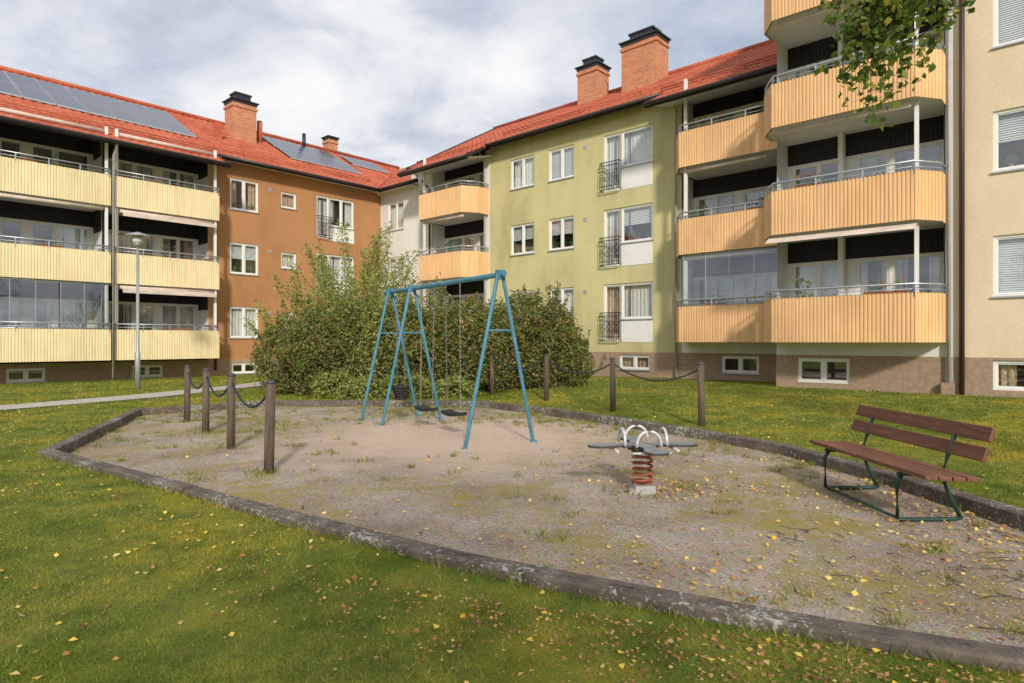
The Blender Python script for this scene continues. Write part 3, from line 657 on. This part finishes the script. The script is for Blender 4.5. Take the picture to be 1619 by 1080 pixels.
# pebbles
nn=14000; x=rng.uniform(-6,4.2,nn); y=2.6+9*rng.uniform(size=nn)**1.4; k=inpoly(x,y)&(dpoly(x,y)>.1); x,y=x[k],y[k]; nn=len(x)
s=rng.uniform(.003,.009,nn)
o_=np.array([[1,0,0],[0,1,0],[0,0,1],[-1,0,0],[0,-1,0]]); tri=[(0,1,2),(1,3,2),(3,4,2),(4,0,2)]
V=[]
sc3=rng.uniform(.6,1.4,(nn,3))*s[:,None]; an=rng.uniform(0,6.28,nn); C_,S_=np.cos(an),np.sin(an)
for t in tri:
    T_=np.empty((nn,3,3))
    for q,vi in enumerate(t):
        v=o_[vi]*sc3*np.array([1,1,.7]); T_[:,q,0]=x+v[:,0]*C_-v[:,1]*S_; T_[:,q,1]=y+v[:,0]*S_+v[:,1]*C_; T_[:,q,2]=.004+v[:,2]
    V.append(T_)
V=np.concatenate(V); pm=plain('pebble',(.44,.38,.32),.9,var=.5,vs=30); bigmesh('gravel_pebbles',V.reshape(-1,3),len(V),3,pm)
# fallen leaves
nn=17000; x=rng.uniform(-12,7,nn); y=2.2+14*rng.uniform(size=nn)**1.25
ins=inpoly(x,y); d=dpoly(x,y)
cl=.55+.6*np.sin(x*1.1+y*.7)*np.sin(y*1.4-x*.5)+.3*np.sin(x*3.3)*np.sin(y*3.7)
pr=np.where(ins,.26+.42*ss(x,-1,3.5),.30)*np.clip(cl,.3,1.3)+.35*(d<.3)*ins+.15*(d<.8)*(~ins); k=(rng.uniform(size=nn)<pr)&(np.abs(x)<y*.9+.7)&((d>.09))
x,y,ins=x[k],y[k],ins[k]
xa=np.concatenate([rng.normal(3.75,.22,450),rng.normal(1.75,.4,220),rng.normal(3.2,.5,170),rng.normal(1.3,.5,60),rng.normal(.9,.5,90)]); ya=np.concatenate([rng.uniform(3.4,6.9,450),rng.normal(6.35,.25,220),rng.normal(5.2,.7,170),rng.normal(8,.5,60),rng.normal(3.9,.35,90)])
ka=inpoly(xa,ya)&(dpoly(xa,ya)>.1); x=np.concatenate([x,xa[ka]]);y=np.concatenate([y,ya[ka]]);ins=np.concatenate([ins,np.ones(ka.sum(),bool)])
lm=leafmat('fallen_leaf',[(0,(.76,.48,.05)),(.3,(.84,.60,.12)),(.48,(.74,.62,.26)),(.62,(.54,.27,.07)),(.8,(.34,.15,.06)),(.92,(.20,.10,.045)),(1,(.80,.44,.03))],.2)
leaves('fallen_leaves',np.stack([x,y,np.where(ins,.018,hgt(x,y)+.024)],1),.040,lm,aspect=.75,flat=True)
x=rng.normal(1.2,1.5,1900); y=3.1-.35*(x-1)-np.abs(rng.normal(scale=.5,size=1900)); k=(~inpoly(x,y))&(dpoly(x,y)>.1)&(y>1.8); x,y=x[k],y[k]
bl=leafmat('brown_leaf_litter',[(0,(.26,.12,.055)),(.5,(.40,.20,.085)),(.8,(.52,.32,.13)),(1,(.70,.50,.14))],.15)
leaves('leaf_litter',np.stack([x,y,hgt(x,y)+.020],1),.025,bl,aspect=.7,flat=True)

# ---------------------------------------------------------------- shrubs
def stems(mb,leafpts,base,nst,spread,height,k='bark',lean=(0,0),dens=60,start=.35,jit=.12,baser=.5):
    for i in range(nst):
        an=rng.uniform(0,6.28); rr=math.sqrt(rng.uniform()); H=height*(1-.45*rr**1.5)*rng.uniform(.72,1.1)
        b0=Vector(base)+Vector((math.cos(an)*rr*baser,math.sin(an)*rr*baser,0)); tip=Vector(base)+Vector((math.cos(an)*rr*spread[0]+lean[0],math.sin(an)*rr*spread[1]+lean[1],H))
        pp=[]
        for t in np.linspace(0,1,8):
            q=b0.lerp(tip,t); q.z=base[2]+H*(t**.85); q.x=b0.x+(tip.x-b0.x)*t**1.3; q.y=b0.y+(tip.y-b0.y)*t**1.3; pp.append(q+Vector(rng.normal(scale=.03,size=3)))
        mb.tube(pp,[.022*(1-t*.85) for t in np.linspace(0,1,8)],k,5,False)
        m_=int(dens*H/3)
        for t in rng.uniform(start,1,m_):
            f=t*7; j=min(int(f),6); q=pp[j].lerp(pp[j+1],f-j); leafpts.append(np.array(q)+rng.normal(scale=jit*(1.35-t),size=3))
M['bark']=plain('shrub_bark',(.14,.105,.075),.9)
def shell(lobes,n):
    out=[]
    vol=np.array([(l[3]*l[4]+l[3]*l[5]+l[4]*l[5]) for l in lobes]); vol/=vol.sum()
    for l,f in zip(lobes,vol):
        m_=int(n*f*1.7); v=rng.normal(size=(m_,3)); v/=np.linalg.norm(v,axis=1)[:,None]
        lump=1+.10*np.sin(v[:,0]*7+l[0]*3)*np.sin(v[:,2]*6+l[1])+.08*np.sin(v[:,1]*13+v[:,2]*11)
        r=(1-np.abs(rng.normal(scale=.15,size=m_)))*lump+rng.normal(scale=.035,size=m_)
        p=v*r[:,None]*np.array(l[3:6])+np.array(l[0:3])
        g=np.sin(p[:,0]*5.1+p[:,1]*3)*np.sin(p[:,2]*6.3+p[:,0]*2)+.6*np.sin(p[:,0]*13)*np.sin(p[:,2]*11+p[:,1]*9)
        k=(p[:,2]>.08)&(rng.uniform(size=m_)<np.clip(.62+.45*g,.08,1)); out.append(p[k])
    return np.concatenate(out)
hedge=empty('hedge')
lob=[(-6.3,17.9,1.0,.95,1.1,1.05),(-5.4,17.6,1.15,1.0,1.3,1.25),(-4.5,17.3,1.2,.9,1.3,1.3),(-3.6,17.1,1.1,.8,1.2,1.2),(-2.9,16.9,1.25,.8,1.3,1.3),(-2.1,16.9,1.2,.8,1.3,1.25),(-1.2,17.0,1.3,.9,1.3,1.35),(-.4,17.1,1.3,.8,1.3,1.25),(.4,17.3,1.5,.8,1.2,1.35),(1.1,17.7,1.35,.75,1.1,1.25),(1.7,18.0,.9,.6,.8,.85)]
pts_=shell(lob,90000); lp=[]; hb=MB()
for l in lob: stems(hb,lp,(l[0],l[1],.05),16,(1.1,.95),l[2]+l[5]+.5,dens=90,start=.66,jit=.07,baser=.4)
stems(hb,lp,(1.0,17.6,.05),18,(.7,.6),3.3,dens=150,start=.5,jit=.10)
hm=leafmat('hedge_leaf',[(0,(.10,.135,.035)),(.3,(.155,.195,.045)),(.6,(.22,.265,.065)),(.8,(.32,.32,.10)),(.9,(.30,.17,.075)),(1,(.40,.22,.08))],.4)
leaves('hedge_leaves',np.concatenate([pts_,np.array(lp)]),.082,hm,hedge,.6,grow=.8); hb.build('hedge_branches',hedge)
wil=empty('dogwood_shrub'); lp=[]; wb=MB()
stems(wb,lp,(-4.7,19.2,.05),48,(2.6,1.4),5.3,dens=210,start=.3,jit=.19,baser=.6)
stems(wb,lp,(-5.6,17.6,.05),28,(1.9,.9),3.8,dens=200,start=.35,jit=.17,baser=.5)
stems(wb,lp,(-3.5,16.9,.05),38,(1.5,1.2),3.9,dens=230,start=.15,jit=.2,baser=.5)
stems(wb,lp,(-1.9,17.3,.05),24,(1.3,.9),3.2,dens=180,start=.4,jit=.18,baser=.5)
stems(wb,lp,(-3.4,16.1,.05),24,(1.0,.5),2.5,dens=220,start=.1,jit=.18,baser=.4)
dm=leafmat('dogwood_leaf',[(0,(.16,.21,.05)),(.4,(.26,.33,.07)),(.72,(.38,.43,.12)),(.9,(.52,.50,.19)),(1,(.60,.45,.10))],.45)
leaves('shrub_leaves',np.array(lp),.10,dm,wil,.42,grow=.7); wb.build('shrub_branches',wil)
gc=shell([(-3.6,15.6,.25,.7,.35,.38),(-2.6,15.5,.3,.7,.35,.4),(-1.4,15.6,.28,.6,.35,.35),(-4.5,16.1,.3,.6,.4,.45)],7000)
leaves('low_shrub',gc,.08,dm,None,.5,grow=.7)

# ---------------------------------------------------------------- birch trees
M['birch']=plain('birch_bark',(.55,.52,.47),.85,var=.45,vs=6); M['twig']=plain('twig_bark',(.07,.045,.035),.8)
bm_=leafmat('birch_leaf',[(0,(.06,.11,.018)),(.5,(.12,.19,.03)),(.8,(.20,.27,.045)),(.95,(.34,.33,.07)),(1,(.55,.42,.06))],.45)
def birch(base,H,cr,nl,nb=26,extra=None,sd=1):
    g=np.random.default_rng(sd); e=empty('birch_tree'); mb=MB(); lp=[]
    tr=[Vector((base[0]+.12*math.sin(t*3),base[1]+.1*math.cos(t*4)-.1,base[2]+H*t)) for t in np.linspace(0,1,10)]
    mb.tube(tr,[.17*(1-.9*t) for t in np.linspace(0,1,10)],'birch',10,False)
    def limb(p0,p1,r,droop,nleaf,jit=.16):
        pp=[];m_=7
        for i in range(m_):
            t=i/(m_-1); q=Vector(p0).lerp(Vector(p1),t); q.z+=math.sin(t*math.pi)*.35-droop*t*t; pp.append(q)
        mb.tube(pp,[r*(1-.85*i/(m_-1)) for i in range(m_)],'twig',5,False)
        for t in g.uniform(.25,1,nleaf):
            f=t*(m_-1); j=min(int(f),m_-2); q=pp[j].lerp(pp[j+1],f-j); lp.append(np.array(q)+g.normal(scale=jit,size=3)-np.array([0,0,.12]))
        return pp
    for i in range(nb):
        t=g.uniform(.42,.98); p0=tr[int(t*9)]; an=g.uniform(0,6.28); L=cr*(1.15-.75*t)*g.uniform(.7,1.2)
        p1=p0+Vector((math.cos(an)*L,math.sin(an)*L,L*.45)); pp=limb(p0,p1,.04,.2,nl//nb//3,.22)
        for j in range(5):
            s0=pp[g.integers(2,7)]; a2=an+g.normal(scale=.8); l2=L*.45
            limb(s0,s0+Vector((math.cos(a2)*l2,math.sin(a2)*l2,.1)),.012,.6,nl//nb//6,.17)
    if extra: extra(mb,lp,g)
    mb.build('trunk_and_branches',e); leaves('birch_leaves',np.array(lp),.066,bm_,e,.8)
def over(mb,lp,g):
    main=[(7.2,3.2,4.6),(6.0,4.0,5.3),(4.6,4.8,5.2),(3.7,5.1,4.8),(3.1,5.2,4.45),(2.75,5.2,4.2)]
    mb.tube(main,[.06,.04,.03,.018,.012,.006],'twig',6,False)
    tips=[(2.93,5.1,3.32),(2.80,5.1,3.50),(3.15,5.1,3.62),(3.40,5.1,3.88),(2.66,5.2,4.02),(3.5,5.05,4.0),(3.0,5.2,3.75),(2.72,5.2,3.62),(3.25,5.1,3.8),(2.98,5.0,3.38),(3.48,5.1,4.1),(2.85,5.15,3.95),(3.12,5.1,4.0),(2.9,5.1,3.7)]
    for i,b_ in enumerate(tips):
        b_=Vector(b_); a=Vector((b_.x+.28+.1*math.sin(i),5.1,4.72-.25*abs(b_.x-3.6)))
        pp=[a.lerp(b_,t)+Vector((.04*math.sin(t*6+i)-.10*math.sin(t*3.14),0,.10*math.sin(t*3.14))) for t in np.linspace(0,1,9)]
        mb.tube(pp,[.008-.0008*j for j in range(9)],'twig',4,False); L=(a-b_).length
        for t in g.uniform(.15,1,int(60*L)):
            f=t*8;j=min(int(f),7); q=pp[j].lerp(pp[j+1],f-j); tp=q+Vector((g.normal(scale=.08),g.normal(scale=.08),-abs(g.normal(scale=.05))))
            if g.uniform()<.5: mb.tube([q,tp],[.0022,.0012],'twig',3,False)
            for r in range(2): lp.append(np.array(tp)+g.normal(scale=.022,size=3))
birch((7.2,3.2,0),11,3.0,2600,24,over,3)
birch((1.5,-10,0),9,2.8,2600,24,None,5)
birch((-13,-12,0),11,3.2,3000,26,None,8)

# ---------------------------------------------------------------- swing set
m,nt,b=newmat('weathered_blue_paint'); tc=N(nt,'ShaderNodeTexCoord'); n1=noise(nt,22,6,.7,tc.outputs['Object']); n2=noise(nt,5,4,.6,tc.outputs['Object'])
r=ramp(nt,[(.3,(.045,.16,.22)),(.6,(.065,.22,.30)),(.8,(.12,.28,.35))]); nt.links.new(n2.outputs['Fac'],r.inputs[0]); rr_=ramp(nt,[(.66,(0,0,0)),(.70,(1,1,1))]); nt.links.new(n1.outputs['Fac'],rr_.inputs[0])
nt.links.new(mixc(nt,rr_.outputs[0],r.outputs[0],(.16,.08,.05)),b.inputs['Base Color']); b.inputs['Roughness'].default_value=.5; M['bluepaint']=m
M['rubber']=plain('black_rubber',(.02,.02,.022),.7); M['chain']=plain('steel_chain',(.42,.40,.37),.45,metal=.5)
def chain(mb,p0,p1,sag,k='chain',link=.04,r=.004):
    p0=Vector(p0);p1=Vector(p1); L=(p1-p0).length; n_=max(3,int(L/link))
    for i in range(n_):
        t0=i/n_; t1=(i+1)/n_; f=lambda t:p0.lerp(p1,t)-Vector((0,0,sag*4*t*(1-t)))
        a,b_=f(t0),f(t1); d=(b_-a).normalized(); a=a-d*r*1.3; b_=b_+d*r*1.3
        s=d.cross(Vector((0,0,1)));
        if s.length<.1: s=Vector((1,0,0)) if i%2 else Vector((0,1,0))
        else:
            s.normalize()
            if i%2: s=d.cross(s)
        w=link*.26; mb.tube([a,a+s*w+d*link*.25,b_+s*w-d*link*.25,b_,b_-s*w-d*link*.25,a-s*w+d*link*.25,a],r,k,4,False)
SW=empty('swing_set'); A=MB()
C1=Vector((-.17,9.16,0)); dr=Vector((-.5625,.8268,0)); pn=Vector((.8268,.5625,0)); H=2.47
A.cyl(C1-dr*.12+Vector((0,0,H)),C1+dr*4.2+Vector((0,0,H)),.040,'bluepaint',14)
for t in (0,2.95,3.95):
    c=C1+dr*t
    for sg in (-1,1):
        A.cyl(c+pn*sg*.035+Vector((0,0,H+.03)),c+pn*sg*.60+Vector((0,0,-.05)),.028,'bluepaint',12)
        f=c+pn*sg*.60; A.cyl(f+Vector((0,0,-.02)),f+Vector((0,0,.015)),.05,'bluepaint',12)
    k=.035+(.60-.035)*(1-1.66/H); A.cyl(c+pn*-k+Vector((0,0,1.66)),c+pn*k+Vector((0,0,1.66)),.017,'bluepaint',10)
    A.obox(c+Vector((0,0,H)),dr*.045,pn*.06,Vector((0,0,.065)),'bluepaint')
A.build('frame',SW,.004)
B=MB()
for t,off in ((1.42,.02),(2.32,-.03)):
    c=C1+dr*t
    for sg in (-1,1):
        top=c+dr*sg*.24+Vector((0,0,H-.05)); bot=c+dr*sg*.23+pn*off+Vector((0,0,.34))
        B.cyl(top+Vector((0,0,.06)),top-Vector((0,0,.03)),.014,'chain',6); chain(B,top-Vector((0,0,.02)),bot,0,r=.005)
    s=c+pn*off+Vector((0,0,.31))
    prof=[s+dr*a*.26+Vector((0,0,.03*a*a)) for a in np.linspace(-1,1,9)]
    for p,q in zip(prof,prof[1:]): 
        B.obox((p+q)/2,(q-p)/2,pn*.10,Vector((0,0,.026)),'rubber')
c=C1+dr*3.45; zb=.42
ring=lambda r,z,k,n_=16:[c+dr*math.cos(i/n_*6.2832)*r+pn*math.sin(i/n_*6.2832)*r*.9+Vector((0,0,z)) for i in range(n_+1)]
B.tube(ring(.17,zb+.22,0),.022,'rubber',8); B.tube(ring(.16,zb+.12,0),.012,'rubber',6); B.tube(ring(.13,zb,0),.02,'rubber',8)
rt,rb=ring(.17,zb+.22,0),ring(.12,zb,0)
for i in range(16):
    if i%4!=3: B.face([rt[i],rt[i+1],rb[i+1],rb[i]],'rubber')
B.face(rb[:-1],'rubber')
for sg in (-1,1): chain(B,c+dr*sg*.2+Vector((0,0,H-.05)),c+dr*sg*.17+Vector((0,0,zb+.24)),0,r=.005)
B.build('seats_and_chains',SW)

# ---------------------------------------------------------------- posts with chains
m,nt,b=newmat('brown_post_wood'); tc=N(nt,'ShaderNodeTexCoord'); mp=N(nt,'ShaderNodeMapping'); mp.inputs['Scale'].default_value=(30,30,2.5); nt.links.new(tc.outputs['Object'],mp.inputs[0])
n1=noise(nt,1.,6,.7,mp.outputs[0]); r=ramp(nt,[(.3,(.045,.030,.022)),(.55,(.12,.085,.06)),(.8,(.23,.175,.13))]); nt.links.new(n1.outputs['Fac'],r.inputs[0]); nt.links.new(r.outputs[0],b.inputs['Base Color']); b.inputs['Roughness'].default_value=.85; bump(nt,b,n1.outputs['Fac'],.6,.012); M['post']=m
M['postcap']=plain('post_cap_metal',(.08,.08,.09),.4,metal=.5); M['dchain']=plain('dark_blue_chain',(.05,.07,.085),.5,metal=.4)
for grp in ([(-2.77,7.2),(-3.92,8.82),(-5.04,10.4),(-6.09,11.85)],[(3.15,10.5),(1.98,12.4),(.78,14.4),(-.5,16.0)]):
    e=empty('post_and_chain_fence'); mb=MB(); tops=[]
    for x,y in grp:
        g0=0. if bool(inpoly(x,y)) else float(hgt(np.array(x),np.array(y))); lean=Vector((random.uniform(-.02,.02),random.uniform(-.02,.02),0))
        b0=Vector((x,y,g0-.1)); t0=Vector((x,y,g0+1.02))+lean
        mb.tube([b0,t0],[.056,.053],'post',16); mb.tube([t0,t0+Vector((0,0,.015)),t0+Vector((0,0,.035)),t0+Vector((0,0,.045))],[.058,.058,.04,.01],'postcap',16)
        tops.append(t0-Vector((0,0,.1)))
    for a,b_ in zip(tops,tops[1:]):
        d=(b_-a).normalized(); mb.tube([a+d*(.06+.02*math.cos(i)) + Vector((0,0,.02*math.sin(i))) for i in range(7)],.006,'postcap',4); chain(mb,a+d*.075,b_-d*.075,.24,'dchain',.05,.0075)
    mb.build('posts_and_chains',e)

# ---------------------------------------------------------------- spring rider
M['hpl']=plain('grey_plate',(.22,.23,.23),.5,var=.3,vs=10); M['plrim']=plain('plate_rim',(.05,.05,.05),.6)
M['rust']=plain('rusty_spring_paint',(.30,.085,.045),.6,var=.35,vs=15); M['conc']=plain('concrete',(.38,.36,.33),.95,var=.2,vs=15,bs=.5)
M['hgrey']=plain('handle_steel',(.58,.59,.58),.4,metal=.15,var=.12,vs=20)
e=empty('spring_rider',.10,(1.3,6.3,0)); mb=MB()
mb.tube([(0,0,-.05),(0,0,.03),(0,0,.045)],[.15,.145,.12],'conc',8); mb.box(-.10,.10,-.10,.10,.03,.08,'conc')
mb.tube([(.092*math.cos(a),.092*math.sin(a),.09+.32*a/(5.5*6.2832)) for a in np.linspace(0,5.5*6.2832,130)],.0135,'rust',8)
mb.box(-.1,.1,-.03,.03,.085,.105,'rust'); mb.cyl((0,0,.40),(0,0,.43),.11,'rust',16); mb.cyl((0,0,.43),(0,0,.455),.15,'plrim',16)
zt,zb_=.480,.458
out=[]
for q in range(4):
    a0=q*math.pi/2
    for (rr,aa) in ((.13,-.70),(.27,-.24),(.36,-.28),(.47,-.24),(.54,-.12),(.555,0),(.54,.12),(.47,.24),(.36,.28),(.27,.24)): out.append((rr*math.cos(a0+aa),rr*math.sin(a0+aa)))
mb.face([(x,y,zt) for x,y in out],'hpl'); mb.face([(x,y,zb_) for x,y in out][::-1],'plrim')
for p,q in zip(out,out[1:]+out[:1]): mb.face([(*p,zb_),(*q,zb_),(*q,zt),(*p,zt)],'plrim')
for q in range(4):
    a0=q*math.pi/2; ca,sa=math.cos(a0),math.sin(a0); pts_=[]
    for t in np.linspace(0,math.pi,13):
        l=.12*math.cos(t); z=zt+.155*max(0,math.sin(t))**.8; r0=.21; pts_.append((ca*r0-sa*l,sa*r0+ca*l,z))
    mb.tube(pts_,.014,'hgrey',8)
    mb.tube([(ca*.3-sa*-.19,sa*.3+ca*-.19,zb_-.02),(ca*.3-sa*.19,sa*.3+ca*.19,zb_-.02)],.013,'hgrey',6)
mb.build('spring_and_seat_plate',e)

# ---------------------------------------------------------------- bench
m,nt,b=newmat('bench_stained_wood'); tc=N(nt,'ShaderNodeTexCoord'); mp=N(nt,'ShaderNodeMapping'); mp.inputs['Scale'].default_value=(30,2.2,30); nt.links.new(tc.outputs['Object'],mp.inputs[0])
n1=noise(nt,1.,6,.7,mp.outputs[0]); r=ramp(nt,[(.3,(.09,.03,.018)),(.6,(.20,.08,.045)),(.8,(.34,.18,.12))]); nt.links.new(n1.outputs['Fac'],r.inputs[0]); nt.links.new(r.outputs[0],b.inputs['Base Color']); b.inputs['Roughness'].default_value=.55; bump(nt,b,n1.outputs['Fac'],.3,.006); M['bwood']=m
M['gmetal']=plain('dark_green_metal',(.02,.055,.045),.45,var=.2)
e=empty('park_bench',.03,(3.17,5.78,0)); mb=MB()
for i,(x,z) in enumerate(((.045,.445),(.155,.437),(.265,.432),(.375,.43))): mb.obox((x,0,z),(.05,0,-.002),(0,.90,0),(0,0,.018),'bwood')
for (x,z) in ((.475,.62),(.525,.775)): mb.obox((x,0,z),(.016,0,-.005),(0,.90,0),(.017,0,.055),'bwood')
wood=mb.build('seat_and_back_slats',e,.006)
fb=MB()
for y in (-.52,.62):
    fb.tube([(.02,y,.40),(.42,y,.395)],.018,'gmetal',8)
    fb.tube([(.06,y,.40),(.015,y,.33),(.02,y,.03),(.05,y,.02),(.50,y,.02),(.56,y,.03)],.018,'gmetal',8)
    fb.tube([(.56,y,.025),(.46,y,.22),(.40,y,.40),(.45,y,.56),(.545,y,.83)],.018,'gmetal',8)
fb.tube([(.03,-.52,.03),(.03,.62,.03)],.014,'gmetal',8)
fb.build('steel_frame',e)

# ---------------------------------------------------------------- lamp post
M['lampgrey']=plain('lamp_grey',(.34,.35,.35),.45,metal=.3); M['lampglass']=plain('opal_globe',(.7,.7,.68),.3)
e=empty('street_lamp',0,(-11.3,19.1,.05)); mb=MB()
mb.tube([(0,0,-.1),(0,0,1.1),(0,0,1.15),(0,0,4.3)],[.075,.075,.045,.04],'lampgrey',14)
mb.tube([(0,0,4.3),(0,0,4.36),(0,0,4.42)],[.06,.1,.12],'lampgrey',16); mb.tube([(0,0,4.42),(0,0,4.52),(0,0,4.62)],[.13,.15,.14],'lampglass',16)
mb.tube([(0,0,4.62),(0,0,4.65),(0,0,4.72),(0,0,4.76)],[.34,.33,.14,.02],'lampgrey',20); mb.build('pole_and_lantern',e)

# fallen twigs on gravel
mb=MB()
for i in range(60):
    x,y=rng.uniform(2.0,3.9),rng.uniform(3.0,5.0)
    if not bool(inpoly(x,y)): continue
    a=rng.uniform(0,6.28); L=rng.uniform(.06,.28); pp=[(x+math.cos(a+.15*math.sin(t*5+i))*L*t,y+math.sin(a+.15*math.sin(t*5+i))*L*t,.010+.008*math.sin(t*3)) for t in np.linspace(0,1,6)]
    mb.tube(pp,[.003,.003,.0025,.002,.002,.001],'twig',5)
    if i%3==0: mb.tube([pp[2],(pp[2][0]+.06*math.cos(a+.7),pp[2][1]+.06*math.sin(a+.7),.015)],[.002,.001],'twig',4)
mb.build('fallen_twigs')

# ---------------------------------------------------------------- light, sky, camera
ELEV=math.radians(27); dh=Vector((-.15,.989,0)).normalized(); d3=Vector((dh.x*math.cos(ELEV),dh.y*math.cos(ELEV),-math.sin(ELEV)))
sl_=bpy.data.lights.new('sun','SUN'); sl_.energy=3.3; sl_.angle=math.radians(5); sl_.color=(1,.93,.82)
so=bpy.data.objects.new('sun',sl_); sc.collection.objects.link(so); so.rotation_euler=d3.to_track_quat('-Z','Y').to_euler(); so.location=(5,-20,20)
w=bpy.data.worlds.new('World'); sc.world=w; w.use_nodes=True; nt=w.node_tree; bg=nt.nodes['Background']; bg.inputs[1].default_value=.13
sky=N(nt,'ShaderNodeTexSky',sky_type='NISHITA'); sky.sun_disc=False; sky.sun_elevation=ELEV; sky.sun_rotation=math.atan2(.15,-.989); sky.air_density=1; sky.dust_density=1
tc=N(nt,'ShaderNodeTexCoord'); sx=N(nt,'ShaderNodeSeparateXYZ'); nt.links.new(tc.outputs['Generated'],sx.inputs[0])
az=N(nt,'ShaderNodeMath',operation='MAXIMUM'); nt.links.new(sx.outputs[2],az.inputs[0]); az.inputs[1].default_value=0
az2=N(nt,'ShaderNodeMath',operation='ADD'); nt.links.new(az.outputs[0],az2.inputs[0]); az2.inputs[1].default_value=.16
dx=N(nt,'ShaderNodeMath',operation='DIVIDE'); dy_=N(nt,'ShaderNodeMath',operation='DIVIDE'); nt.links.new(sx.outputs[0],dx.inputs[0]); nt.links.new(az2.outputs[0],dx.inputs[1]); nt.links.new(sx.outputs[1],dy_.inputs[0]); nt.links.new(az2.outputs[0],dy_.inputs[1])
cb=N(nt,'ShaderNodeCombineXYZ'); nt.links.new(dx.outputs[0],cb.inputs[0]); nt.links.new(dy_.outputs[0],cb.inputs[1]); cb.inputs[2].default_value=3.3
nA=noise(nt,2.1,11,.57,cb.outputs[0]); nA.inputs['Distortion'].default_value=.3; nB=noise(nt,.8,6,.5,cb.outputs[0])
cov=ramp(nt,[(.30,(.5,.5,.5)),(.48,(1,1,1))]); nt.links.new(nB.outputs['Fac'],cov.inputs[0])
cc=ramp(nt,[(.34,(4.0,4.4,5.2)),(.45,(5.1,5.45,6.1)),(.53,(6.3,6.5,6.85)),(.64,(7.3,7.35,7.4))]); nt.links.new(nA.outputs['Fac'],cc.inputs[0])
nt.links.new(mixc(nt,cov.outputs[0],sky.outputs[0],cc.outputs[0]),bg.inputs[0])
cam=bpy.data.cameras.new('camera'); cam.lens=22.24; cam.sensor_width=36; cam.clip_end=5000; cam.clip_start=.05
co=bpy.data.objects.new('camera',cam); sc.collection.objects.link(co); co.location=(0,0,1.5); co.rotation_euler=(math.pi/2,0,0); sc.camera=co
